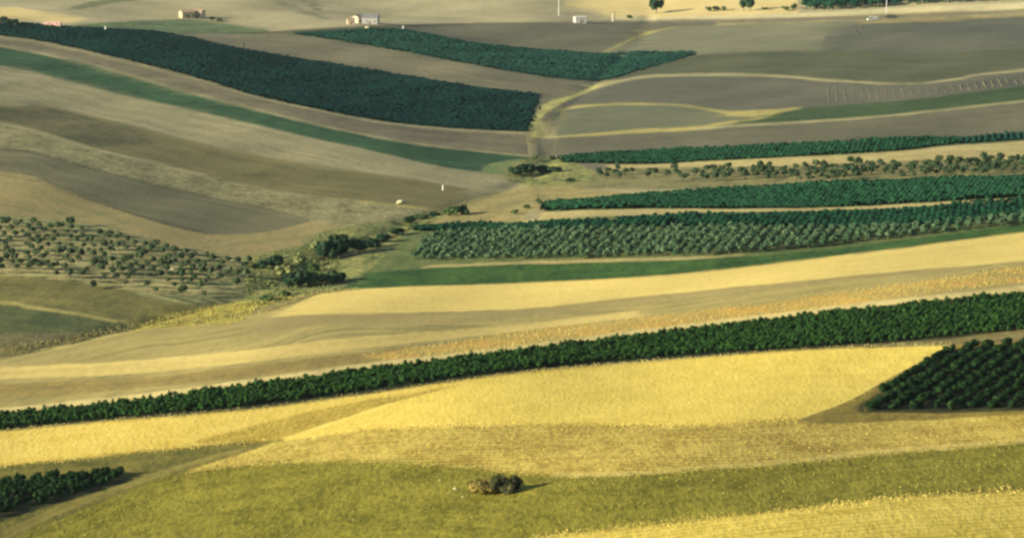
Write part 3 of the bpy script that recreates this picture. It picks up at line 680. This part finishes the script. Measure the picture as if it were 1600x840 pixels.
put_copies('vine_bush', dv2, lx_, ly_, np.random.default_rng(9).uniform(.8, 1.2, len(lx_)),
           lambda i: 'dark green vine bush towards the right tip of the small lower left plot' if q2[i] > 130 else 'dark green vine bush in the small vineyard plot at the lower left corner',
           'bush', 'vine bushes in the small lower left plot', 2)
TK = MB(); TK.tube([(0, 0, 0), (.02, .01, 1.1)], [.05, .04], 5)
X_, Y_ = lattice(bl, pix_dir((20, 790), (80, 762)), 5.4, 6.6, 42, .2)
pm = tri_mesh('vine_post', *TK.data(), plain('weathered_post', (.45, .42, .36)))

# ---------------------------------------------------------------- olive and orchard trees
def tree_protos(seed, w, h, k=5, nl=90, ls=.32):
    out = []
    for i in range(k):
        r = random.Random(seed + i); L = []
        for j in range(5):
            a = r.uniform(0, 6.28); rr = r.uniform(.08, .28) * w
            L.append((rr * math.cos(a), rr * math.sin(a), h * r.uniform(.5, .74), w * r.uniform(.2, .32), w * r.uniform(.2, .32), h * r.uniform(.18, .28)))
        V, T = foliage(seed + i, L, nl, ls, lo=True)
        b = MB(); b.tube([(0, 0, -.1), (.06, 0, h * .25), (0, .05, h * .55)], [w * .05, w * .04, w * .02], 5)
        V2, T2 = b.data(); out.append((np.vstack([V, V2]), np.vstack([T, T2 + len(V)]), len(T)))
    return out
olp = tree_protos(120, 3.6, 3.4)
def to_mesh(p, m): 
    mi = np.zeros(len(p[1]), int); mi[p[2]:] = 1; return tri_mesh('tree', p[0], p[1], [m, BARK], mi)
ol_m = [to_mesh(p, OLIVE) for p in olp]; or_m = [to_mesh(p, ORCH) for p in olp]
grove = plan_raw([(-160, 335), (0, 342), (100, 353), (160, 361), (250, 388), (330, 404), (392, 412)], [(-160, 418), (0, 424), (100, 436), (180, 449), (250, 464), (330, 473), (385, 466)])
gx, gy = lattice(grove, pix_dir((60, 400), (300, 414)), 10.2, 4.4, 51, .45, p=.86)
gpx, gpy = proj(gx, gy, terrain(gx, gy)); thin = np.random.default_rng(4).random(len(gx)); keep = (gpy < 440) | (thin < .6); gx, gy, gpy, gpx = gx[keep], gy[keep], gpy[keep], gpx[keep]
keep = gpx > -40; gx, gy, gpx, gpy = gx[keep], gy[keep], gpx[keep], gpy[keep]
print('grove', len(gx))
def grove_label(i):
    if gpy[i] > 440: return 'small scattered grey-green olive tree on the open lower edge of the left grove'
    if gpx[i] > 260: return 'grey-green olive tree at the narrowing right end of the left grove'
    if gpy[i] < 375: return 'grey-green olive tree in the packed upper rows of the left grove'
    return 'grey-green olive tree among the striped middle rows of the left grove'
put_copies('olive_tree', ol_m, gx, gy, np.random.default_rng(12).uniform(.65, 1.2, len(gx)), grove_label, 'tree', 'olive trees in the left grove', 3)
row_p = plan_raw([(935, 268), (1100, 266), (1300, 261), (1450, 256), (1600, 251), (1930, 240)], [(935, 282), (1100, 284), (1300, 284), (1450, 279), (1600, 273), (1930, 262)])
rx, ry = lattice(row_p, R(8), 9.5, 4.6, 61, .8, p=.92)
orch = plan_raw([(680, 366), (820, 364), (1000, 360), (1150, 360), (1350, 360), (1500, 350), (1600, 339), (1930, 318)], [(640, 408), (820, 407), (1000, 403), (1100, 400), (1250, 389), (1400, 373), (1600, 351), (1930, 328)])
ox, oy = lattice(orch, pix_dir((900, 400), (930, 372)), 3.9, 3.5, 62, .35, p=.98)
dx_ = proj(rx, ry, terrain(rx, ry))[0]; sp = (dx_ > 1180) | (np.random.default_rng(6).random(len(rx)) < .62); rx, ry = rx[sp], ry[sp]
rp = proj(rx, ry, terrain(rx, ry))[0]; op = proj(ox, oy, terrain(ox, oy))
invr = rp < 1625; invo = op[0] < 1625
print('row trees', invr.sum(), 'orchard', invo.sum())
nleft = max(0, 300 - len(gx))
order = np.argsort(oy + (~invo) * 1e5); take = order[:min(nleft, invo.sum())]; rest = order[len(take):]
def orch_label(i):
    x = op[0][take[i]]
    return ('pale green orchard tree in the right bank orchard, ' + ('at its left end' if x < 850 else 'in its middle part' if x < 1200 else 'near its right end'))
put_copies('orchard_tree', or_m, ox[take], oy[take], np.random.default_rng(13).uniform(.7, 1.05, len(take)), orch_label, 'tree', 'orchard trees on the right bank', 4)
scatter_merge('orchard_trees', [(p[0], p[1]) for p in olp], ox[rest], oy[rest], np.random.default_rng(14).uniform(.7, 1.05, len(rest)), 63, ORCH, 'pale green orchard trees massed behind the front rows of the right bank orchard', 'trees', 'orchard trees on the right bank')
rem = max(0, 300 - len(gx) - len(take)); o2 = np.argsort(ry + (~invr) * 1e5)
if rem: put_copies('olive_tree', ol_m, rx[o2[:rem]], ry[o2[:rem]], np.full(rem, 1.1), 'small olive tree in the line beyond the dark vineyard strip', 'tree', 'olive trees in the far line', 5)
if len(o2) > rem: scatter_merge('olive_trees', [(p[0], p[1]) for p in olp], rx[o2[rem:]], ry[o2[rem:]], np.random.default_rng(15).uniform(.8, 1.3, len(o2) - rem), 64, OLIVE, 'line of small grey-green trees beyond the dark vineyard strip on the right', 'trees')

# ---------------------------------------------------------------- single shrubs and trees, each with stem and crown
def shrub(name, px, py, w, h, mat, label, cat='shrub', seed=0, nl=190, ls=None, tall=False, flat=1.0, low=False):
    p = at(px, py); t = empty(name, p - Vector((0, 0, .05))); tag(t, label, cat)
    r = random.Random(seed * 7 + 3); L = []
    for j in range(9 if w > 4 else 6):
        a = r.uniform(0, 6.28); rr = r.uniform(.05, .36) * w
        zc = h * (r.uniform(.45, .78) if tall else r.uniform(.18, .58) if low else r.uniform(.26, .64))
        L.append((rr * math.cos(a), rr * math.sin(a) * flat, zc, w * r.uniform(.14, .26), w * r.uniform(.14, .26) * flat, h * (r.uniform(.24, .36) if low else r.uniform(.18, .30))))
    V, T = foliage(seed + 500, L, nl, ls or max(.16, w * .06)); link('crown', tri_mesh('crown', V, T, mat), t)
    b = MB(); b.tube([(0, 0, -.2), (.03 * w, 0, h * .3), (-.02 * w, .02 * w, h * .62)], [w * .035, w * .03, w * .015], 6)
    for j in range(4):
        a = r.uniform(0, 6.28); b.tube([(.02 * w, 0, h * .2), (math.cos(a) * w * .18, math.sin(a) * w * .18 * flat, h * .5)], [w * .022, w * .01], 5)
    b.build('trunk', BARK, t, smooth=True); return t
shrub('bush', 758, 771, 12.0, 4.4, BUSHB, 'lone dry brown and olive bush casting a long dark shadow on the near olive field', 'bush', 1, nl=2200, ls=.20, low=True)
shrub('bush', 790, 769, 7.0, 4.8, leaf_mat('shaded_bush_leaves', (.03, .035, .015), (.10, .09, .03), .5), 'dark right half of the lone dry bush, added for its shade and longer shadow', 'bush', 2, nl=900, ls=.19, low=True)  # added right half: shade is in the leaf colour, height lengthens the shadow
S = [(512, 407, 10.0, 9.0, SHRUB_D, 'dark round tree at the left end of the shaded ditch'),
     (532, 403, 11.5, 10.0, SHRUB_D, 'tallest dark tree of the clump on the shaded creek bend'),
     (557, 394, 9, 6.4, SHRUB_D, 'dark shrub just right of the tallest creek bend tree'),  # dark ditch shrubs here are added, standing for the shadow of trees and bank
     (577, 387, 8, 4.8, SHRUB_D, 'low dark shrub halfway along the shaded ditch'),  # added shrub, stands for the shadow of trees and bank
     (598, 379, 7.5, 4.2, SHRUB_D, 'small dark shrub where the shaded ditch narrows'),  # added shrub, stands for the shadow of trees and bank
     (618, 368, 7.0, 3.6, SHRUB_D, 'dark shrub by the thin end of the shaded ditch'),  # added shrub, stands for the shadow of trees and bank
     (640, 349, 6, 3.4, SHRUB_D, 'dark green shrub at the left tip of the right bank vine rows'),
     (660, 343, 6, 3.2, SHRUB, 'green shrub at the start of the hedge beside the tan field'),
     (680, 339, 5.5, 3.0, SHRUB_D, 'small dark shrub midway along the hedge beside the tan field'),
     (704, 337, 7.5, 4.8, SHRUB, 'rounded olive-green tree above the left end of the right bank vine rows'),
     (722, 336, 7.0, 5.0, SHRUB_D, 'dark rounded tree touching the right side of the olive-green hedge tree'),
     (408, 419, 6, 3.8, SHRUB_D, 'low dark shrub at the right tip of the olive grove'),
     (428, 416, 8.5, 5.2, SHRUB_D, 'dark shrub above the yellow weeds at the tip of the olive grove'),
     (448, 450, 9, 6.4, SHRUB_D, 'dark leafy tree low on the creek bank, left one of a pair'),
     (468, 449, 9, 7.0, SHRUB_D, 'dark leafy tree low on the creek bank, right one of a pair'),
     (490, 445, 9, 5.6, SHRUB, 'green shrub right of the pair of dark creek bank trees'),
     (509, 442, 8, 4.4, SHRUB, 'green shrub above the left corner of the upper golden field'),
     (532, 439, 9, 4.2, SHRUB_D, 'low dark shrub against the top edge of the upper golden field'),
     (470, 412, 7, 4.4, REED, 'pale yellow-green thicket in the middle of the creek bank'),
     (444, 431, 8, 4.6, REED, 'pale reedy bush between the grove tip and the dark creek trees'),
     (490, 426, 7, 4.6, SHRUB, 'mid green bush in the middle of the wide creek bank'),
     (496, 392, 7, 5, REED, 'pale bush on the upper left of the dark creek bend clump'),
     (424, 448, 4.0, 2.6, REED, 'pale low bush left of the pair of dark creek bank trees'),
     (418, 470, 5, 2.2, SHRUB, 'low green bush at the right end of the yellow weeds'),
     (446, 462, 4.5, 2.2, SHRUB, 'low green bush under the pair of dark creek bank trees'),
     (804, 273, 8, 4.2, SHRUB_D, 'dark green shrub at the end of the thin green strip'),
     (824, 271, 10, 5.4, SHRUB_D, 'large dark tree of the upper creek clump'),
     (847, 271, 9, 4.4, SHRUB_D, 'dark shrub in the middle of the upper creek clump'),
     (866, 269, 7, 3.2, SHRUB_D, 'low dark shrub closing the upper creek clump on the right'),
     (838, 250, 4.0, 3.0, SHRUB, 'grey-green bush above the upper creek clump, left one of two'),
     (862, 250, 4.4, 3.0, SHRUB, 'grey-green bush above the upper creek clump, right one of two'),
     (892, 284, 4.6, 2.0, SHRUB_D, 'low dark bush beside the grey bare patch'),
     (836, 186, 2.6, 2.4, SHRUB, 'small bush hugging the left side of the bending dirt track'),
     (829, 200, 2.6, 2.4, SHRUB, 'small bush at the foot of the bending dirt track'),
     (844, 172, 3.0, 2.4, SHRUB, 'small bush where the dirt track bends'),
     (805, 335, 4, 2.4, SHRUB, 'green bush at the left end of the pale field margin'),
     (822, 326, 4, 2.4, SHRUB, 'grey-green bush left of the dark vineyard strip'),
     (842, 319, 4, 2.6, SHRUB, 'grey-green bush nearest the left end of the dark vineyard strip'),
     (143, 451, 3.6, 3.6, SHRUB_D, 'darker green round tree standing alone below the olive grove')]
for i, (px, py, w, h, m, lab) in enumerate(S):
    shrub('shrub', px, py, w, h, m, lab, 'tree' if 'tree' in lab.split() and ('dark round' in lab or 'tree ' in lab + ' ') and 'hedge tree' not in lab[10:] else 'shrub', 10 + i, nl=420)
# far trees by the road
FT = [(1025, 21, 13, 13.0, SHRUB_D, 'big round dark tree standing alone on the far yellow field'),
      (1108, 18, 7, 4.5, SHRUB, 'low bush at the left end of the small thicket beyond the road'),
      (1120, 17, 8, 5, SHRUB_D, 'dark bush in the middle of the small thicket beyond the road'),
      (1131, 17, 6, 4.5, SHRUB, 'brownish bush at the right end of the small thicket beyond the road'),
      (1162, 18, 10, 11, SHRUB_D, 'dark tree beyond the road, left one of the touching pair'),
      (1172, 18, 10, 12, SHRUB_D, 'dark tree beyond the road, right one of the touching pair'),
      (1195, 17, 5, 3, SHRUB, 'small brown bush right of the touching pair of far trees'),
      (1228, 17, 8, 4.5, SHRUB, 'low bush just left of the far dark wood'),
      (1240, 15, 7, 6, SHRUB, 'rounded bush touching the left end of the far dark wood'),
      (984, 29, 6, 3.5, SHRUB, 'small brown bush beside the white roadside post'),
      (330, 33, 6, 4, SHRUB, 'small bush right of the far left farmhouse'),
      (342, 34, 6, 2.6, SHRUB, 'low bush at the end of the far left farmhouse garden'),
      (3, 39, 9, 6, SHRUB_D, 'dark tree at the top left corner'),
      (14, 40, 8, 5, SHRUB_D, 'dark tree second from the top left corner'),
      (24, 42, 6, 6, SHRUB_D, 'narrow dark tree third from the top left corner')]
for i, (px, py, w, h, m, lab) in enumerate(FT):
    shrub('tree' if 'tree' in lab else 'bush', px, py, w, h, m, lab, 'tree' if 'tree' in lab else 'bush', 80 + i, nl=240, tall='tree' in lab, ls=w * .055)
# the far wood at the top right
wood = plan_raw([(1258, 8), (1330, -4), (1450, -16), (1600, -26), (1900, -40)], [(1262, 18), (1330, 15), (1450, 7), (1600, 0), (1900, -14)])
wx, wy = lattice(wood, R(20), 6.5, 6.0, 71, 1.5, p=.8)
scatter_merge('wood', [(p[0], p[1]) for p in tree_protos(140, 8.5, 8.0, nl=110, ls=.6)], wx, wy, np.random.default_rng(16).uniform(.6, 1.2, len(wx)), 72, FARV2, 'dark green wood beyond the road at the top right corner', 'wood')

# ---------------------------------------------------------------- grass, stalks and weeds
def blades(seed, n, w, h):
    r = random.Random(seed); V = []; T = []
    for i in range(n):
        a = r.uniform(0, 6.28); x, y = r.uniform(-.3, .3) * w, r.uniform(-.3, .3) * w; dx, dy = math.cos(a), math.sin(a)
        t = r.uniform(-.5, .5) * w; hh = h * r.uniform(.6, 1.1); k = len(V)
        V += [(x - dx * .12 * w, y - dy * .12 * w, 0), (x + dx * .12 * w, y + dy * .12 * w, 0), (x + dy * t, y - dx * t, hh)]
        V += [(x - dx * .10 * w + dy * t * .6, y - dy * .10 * w - dx * t * .6, hh * .6)]
        T += [(k, k + 1, k + 2), (k, k + 2, k + 3)]
    return np.array(V), np.array(T)
def tufts(name, polys, n, w, h, mat, label, seed):
    rg = np.random.default_rng(seed); X = []; Y = []
    for P in polys:
        mn, mx = P.min(0), P.max(0); k = int(n / len(polys)); x = rg.uniform(mn[0], mx[0], k * 3); y = rg.uniform(mn[1], mx[1], k * 3)
        ok = inside(P, x, y); X.append(x[ok][:k]); Y.append(y[ok][:k])
    X = np.concatenate(X); Y = np.concatenate(Y)
    scatter_merge(name, [blades(seed + i, 7, w, h) for i in range(4)], X, Y, rg.uniform(.5, 1.3, len(X)) , seed, mat, label, 'grass')
olive_poly = plan_raw([(60, 828), (120, 800), (180, 777), (240, 754), (300, 740), (500, 725), (680, 730), (850, 748), (1100, 737), (1300, 721), (1500, 703), (1660, 690)], [(60, 905), (700, 905), (830, 840), (1000, 822), (1200, 800), (1400, 778), (1660, 760)])
tufts('grass', [olive_poly], 2400, .6, .3, TUFT, 'olive green grass tufts over the near field around the lone bush', 201)
straw_poly = plan_raw([(300, 735), (400, 702), (480, 686), (560, 675), (800, 666), (1150, 663), (1260, 662), (1400, 662), (1660, 645)], [(300, 737), (500, 720), (680, 724), (850, 742), (1000, 740), (1200, 725), (1420, 705), (1660, 686)])
tufts('stubble', [straw_poly], 1500, .5, .25, TUFTG, 'straw coloured stubble tufts on the field above the lone bush', 202)
tufts('weeds', [plan_raw(ext([(x, y - 2) for x, y in OT]), ext(OB))], 2600, .5, .5, TUFTO, 'tall orange dry weeds along the upper side of the long vineyard band', 203)
yw = [plan_raw([(215, 512), (260, 493), (330, 480), (420, 467)], [(225, 514), (300, 508), (370, 503), (415, 472)]), plan_raw([(360, 380), (400, 367), (450, 369), (475, 376)], [(370, 395), (420, 397), (470, 390)])]
tufts('weeds', yw[:1], 1200, .7, .6, leaf_mat('yellow_weed_blades', (.28, .27, .08), (.46, .39, .11), .25), 'bright yellow weeds on the creek bank below the olive grove', 204)
def edge_tufts(name, curve, hw, n, w, h, mat, label, seed):
    P = smooth(curve, 6.0); rg = np.random.default_rng(seed); x, y = unproj(P[:, 0], P[:, 1])
    L = np.concatenate([[0], np.cumsum(np.hypot(np.diff(x), np.diff(y)))]); t = rg.uniform(0, L[-1], n)
    X = np.interp(t, L, x) + rg.normal(0, hw * .3, n); Y = np.interp(t, L, y) + rg.normal(0, hw, n)
    scatter_merge(name, [blades(seed + i, 6, w, h) for i in range(4)], X, Y, rg.uniform(.5, 1.3, n), seed, mat, label, 'grass')
def clip(c, a, b): return [p for p in c if a <= p[0] <= b]
TUFTK = leaf_mat('dry_grass_blades', (.20, .18, .07), (.32, .28, .11), .2)
edge_tufts('grass', clip(S_B, 220, 1700), 2.2, 2200, .5, .32, TUFT, 'ragged olive tufts along the lower edge of the straw field', 301)
edge_tufts('grass', clip(H_B, 500, 1300), 2.2, 1500, .5, .32, TUFTG, 'ragged golden tufts along the lower edge of the humped wheat field', 302)
edge_tufts('grass', clip(Q_B, -20, 420), 2.0, 800, .5, .32, TUFTG, 'ragged golden tufts along the lower edge of the left wheat field', 303)
edge_tufts('grass', clip(FB, 800, 1700), 2.0, 1200, .5, .3, TUFTG, 'ragged golden tufts along the upper edge of the front wheat field', 304)
edge_tufts('grass', clip(V_B, -20, 1500), 1.6, 1800, .55, .35, TUFTK, 'dry grass along the lower edge of the long vineyard band', 305)
edge_tufts('grass', clip(RB, 0, 620), 2.5, 1500, .7, .5, TUFTK, 'dry grass along the creek edge of the stubble field', 306)
ck = plan_raw([(388, 404), (430, 394), (470, 386), (500, 368), (520, 362)], [(385, 468), (402, 478), (470, 462), (520, 446), (530, 412), (530, 380)])
tufts('creek_grass', [ck], 1300, 1.1, .8, REED, 'rough pale green grass filling the creek bank', 205)

# ---------------------------------------------------------------- buildings
WALLP = plain('pale_plaster', (.42, .34, .20)); WALLW = plain('white_plaster', (.42, .35, .26)); TILE = plain('brown_roof_tiles', (.26, .19, .13))
DARKW = plain('dark_opening', (.03, .028, .025)); GREYR = plain('grey_roof', (.13, .13, .14)); CONC = plain('concrete', (.42, .41, .36)); WHITE = plain('white_paint', (.55, .55, .50))
BROWNW = plain('brown_wood', (.12, .08, .04))
def house(px, py, w, d, h, rh, wall, roof, label, cat, rz=0.0, door=True, wins=2, name='farmhouse', chimney=False):
    p = at(px, py); t = empty(name, p, rz); tag(t, label, cat)
    b = MB(); b.box(-w / 2, w / 2, -d / 2, d / 2, -1.5, h)
    b.add([(-w / 2, -d / 2, h), (-w / 2, d / 2, h), (-w / 2, 0, h + rh), (w / 2, -d / 2, h), (w / 2, d / 2, h), (w / 2, 0, h + rh)], [(0, 2, 1), (3, 4, 5)])
    b.build('wall', wall, t)
    r = MB(); o = .35
    for s in (-1, 1):
        r.hexa([(-w / 2 - o, s * (d / 2 + o), h - .12), (w / 2 + o, s * (d / 2 + o), h - .12), (w / 2 + o, 0, h + rh + .02), (-w / 2 - o, 0, h + rh + .02),
                (-w / 2 - o, s * (d / 2 + o), h + .10), (w / 2 + o, s * (d / 2 + o), h + .10), (w / 2 + o, 0, h + rh + .24), (-w / 2 - o, 0, h + rh + .24)])
    rf = r.build('roof', roof, t)
    if chimney: c = MB(); c.box(w * .2, w * .2 + .7, .4, 1.1, h + rh * .4, h + rh + 1.0); c.build('chimney', wall, rf)
    if door: c = MB(); c.box(-.6, .7, -d / 2 - .06, -d / 2 + .05, 0, 2.2); c.build('door', BROWNW, t)
    for k in range(wins):
        x = -w / 2 + (k + .5) * w / wins + (.9 if wins > 1 else 1.9)
        if abs(x) < 1.6: x += 1.8
        c = MB(); c.box(x - .5, x + .5, -d / 2 - .05, -d / 2 + .05, 1.2, 2.5); wn = c.build('window', DARKW, t)
        c = MB(); c.box(x - .65, x + .65, -d / 2 - .12, -d / 2 - .051, 1.05, 1.18); c.build('sill', CONC, wn)
    return t
house(292, 28, 10, 8, 4.2, 1.6, WALLP, TILE, 'cream farmhouse with a low brown roof, left of the two far left farm buildings', 'house', R(25), chimney=True)
house(311, 28, 7.5, 7, 4.6, 1.6, WALLW, TILE, 'pale pinkish farm building right beside the cream farmhouse', 'house', R(-20), wins=1)
house(548, 38, 5.5, 5, 3.4, 1.2, WALLW, TILE, 'low white farm building left of the brown barn in the top centre', 'house', R(10), wins=1)
house(558, 36, 6, 6, 4.4, 1.3, WALLW, TILE, 'cream gable farm building beside the large grey barn in the top centre', 'house', R(60), wins=1)
house(579, 37, 12, 8, 4.6, 2.4, plain('grey_barn_wall', (.24, .24, .23)), GREYR, 'large grey barn with a grey roof in the top centre', 'barn', R(-8), wins=2, name='barn')
house(906, 36, 9, 6, 4.4, 1.0, CONC, plain('pale_roof', (.38, .36, .30)), 'small pale concrete shed beside the road in the top centre', 'shed', R(15), wins=1, name='shed')
house(82, 41, 12, 5, 2.0, .8, plain('pink_wall', (.55, .36, .30)), plain('pinkish_roof_tiles', (.5, .30, .25)), 'low pinkish outbuilding at the top left edge of the dark strip', 'outbuilding', R(-4), wins=2, name='outbuilding')
# ---- posts and masts
def pole(name, px, py, h, r, mat, label, cat, arms=0, boxy=0):
    p = at(px, py); t = empty(name, p); tag(t, label, cat)
    b = MB(); b.tube([(0, 0, -.4), (0, 0, h * .5), (0, 0, h)], [r, r * .85, r * .7], 8); b.build('pole', mat, t, smooth=True)
    b = MB(); b.box(-r * 1.5, r * 1.5, -r * 1.5, r * 1.5, -.3, .12); b.build('footing', CONC, t)
    if arms:
        b = MB(); b.box(-arms, arms, -.1, .1, h - .9, h - .65); ar = b.build('crossarm', mat, t)
        for s in (-1, 0, 1): b = MB(); b.tube([(s * arms * .85, 0, h - .66), (s * arms * .85, 0, h - .25)], [.09, .06], 6); b.build('insulator', DARKW, ar)
    return t
pole('utility_pole', 873, 25, 16, .26, WHITE, 'tall white pole left of the concrete shed in the top centre', 'pole', arms=1.2)
pole('marker_post', 957, 34, 6.5, .36, WHITE, 'short white post beside the road, left of the lone round tree', 'post')
pole('utility_pole', 960.5, 33, 7.5, .22, BROWNW, 'dark wooden pole just right of the short white roadside post', 'pole', arms=1.0)
pole('utility_pole', 1385, 21, 15, .32, plain('grey_metal', (.42, .43, .45)), 'pale grey pole rising in front of the far wood above the parked vans', 'pole', arms=1.3)
pole('marker_post', 692, 297, 2.4, .34, WHITE, 'small white marker post on the olive field above the creek hedge', 'post')
pole('marker_post', 165, 48, 3.2, .5, WHITE, 'small white marker post on the far upper edge of the dark left strip', 'post')
pole('marker_post', 630, 46, 2.6, .5, WHITE, 'small white marker post at the upper edge of the green strip by the barn', 'post')
def rock(px, py, s, label, seed):
    rg = np.random.default_rng(seed); V = ICO_V * (1 + rg.uniform(-.18, .18, (len(ICO_V), 1))) * np.array([1, .7, .55]) * s; V[:, 2] += .3 * s
    p = at(px, py); tag(link('boulder', tri_mesh('boulder', V, ICO_T, plain('pale_stone', (.42, .38, .24))), None, p), label, 'boulder')
rock(626, 317, 1.5, 'pale boulder on the lower edge of the olive field, left of the white marker post', 1)
rock(622, 318, .9, 'small pale stone touching the left side of the pale boulder', 2)
rock(574, 45, 2.0, 'pale rock in front of the large grey barn', 3)
rock(711, 764, .5, 'pale stone a little left of the lone dry bush', 4)
rock(687, 750, .3, 'small pale stone farthest left of the lone dry bush', 5)
rock(723, 776, .3, 'small white stone in front and left of the lone dry bush', 6)
rock(269, 421, .9, 'white stone between trees at the right part of the olive grove', 7)
# ---- vehicles
def van(px, py, L, W, H, rz, body, label, low=False):
    p = at(px, py); t = empty('parked_van' if not low else 'parked_car', p, rz); tag(t, label, 'van' if not low else 'car')
    pr = [(-L / 2, .4), (L / 2, .4), (L / 2, 1.0), (L / 2 - .25, 1.15), (L / 2 - 1.2, 1.3), (L / 2 - 1.9, H - .08), (L / 2 - 2.3, H), (-L / 2 + .2, H), (-L / 2, H - .25)]
    if low: pr = [(-L / 2, .4), (L / 2, .4), (L / 2, .85), (L / 2 - .2, .95), (L / 2 - 1.2, 1.05), (L / 2 - 2.0, H), (-L / 2 + 1.0, H), (-L / 2 + .3, 1.05), (-L / 2, .95)]
    n = len(pr); V = [(x, -W / 2, z) for x, z in pr] + [(x, W / 2, z) for x, z in pr]; T = []
    for i in range(n): j = (i + 1) % n; T += [(i, j, n + j), (i, n + j, n + i)]
    for i in range(1, n - 1): T += [(0, i + 1, i), (n, n + i, n + i + 1)]
    b = MB(); b.add(V, T); b.build('body', body, t)
    b = MB(); k = 5 if not low else 5
    x0, z0 = pr[4]; x1, z1 = pr[5]
    b.hexa([(x0 + .02, -W / 2 + .12, z0 + .05), (x0 + .02, W / 2 - .12, z0 + .05), (x1 + .05, W / 2 - .15, z1 - .05), (x1 + .05, -W / 2 + .15, z1 - .05),
            (x0 - .05, -W / 2 + .12, z0 + .05), (x0 - .05, W / 2 - .12, z0 + .05), (x1 - .05, W / 2 - .15, z1 - .05), (x1 - .05, -W / 2 + .15, z1 - .05)])
    b.build('windscreen', DARKW, t)
    for s in (-1, 1):
        b = MB(); xa = x1 - .1
        b.box(xa - 1.0, xa, s * (W / 2) - .02, s * (W / 2) + .02, H * .58, H * .86); b.build('side_window', DARKW, t)
        for xx in (-L / 2 + .9, L / 2 - .9):
            b = MB(); b.tube([(xx, s * (W / 2 + .03), .36), (xx, s * (W / 2 - .22), .36)], [.36, .36], 14); wh = b.build('tyre', DARKW, t)
            b = MB(); b.tube([(xx, s * (W / 2 + .05), .36), (xx, s * (W / 2 + .01), .36)], [.2, .2], 10); b.build('rim', CONC, wh)
    return t
van(1363, 32, 8.5, 2.4, 3.0, R(200), WHITE, 'white van parked below the far road, left of the dark van')
van(1392, 29, 9.5, 2.4, 2.7, R(176), plain('dark_paint', (.035, .04, .035), .4), 'long dark van parked below the far road, right of the white van')

# ---------------------------------------------------------------- haze
HAZE = True
if HAZE:
    b = MB(); b.box(-3600, 3600, -1200, 7600, -14, 330)
    m = bpy.data.materials.new('haze_air'); m.use_nodes = True; t = m.node_tree; t.nodes.clear()
    v = t.nodes.new('ShaderNodeVolumePrincipled'); v.inputs['Color'].default_value = (0.62, 0.82, 0.84, 1); v.inputs['Density'].default_value = 0.000014; v.inputs['Anisotropy'].default_value = 0.2
    o = t.nodes.new('ShaderNodeOutputMaterial'); t.links.new(v.outputs[0], o.inputs['Volume'])
    hz = b.build('haze', m); tag(hz, kind='stuff', label='thin pale summer haze over the whole valley', cat='haze')
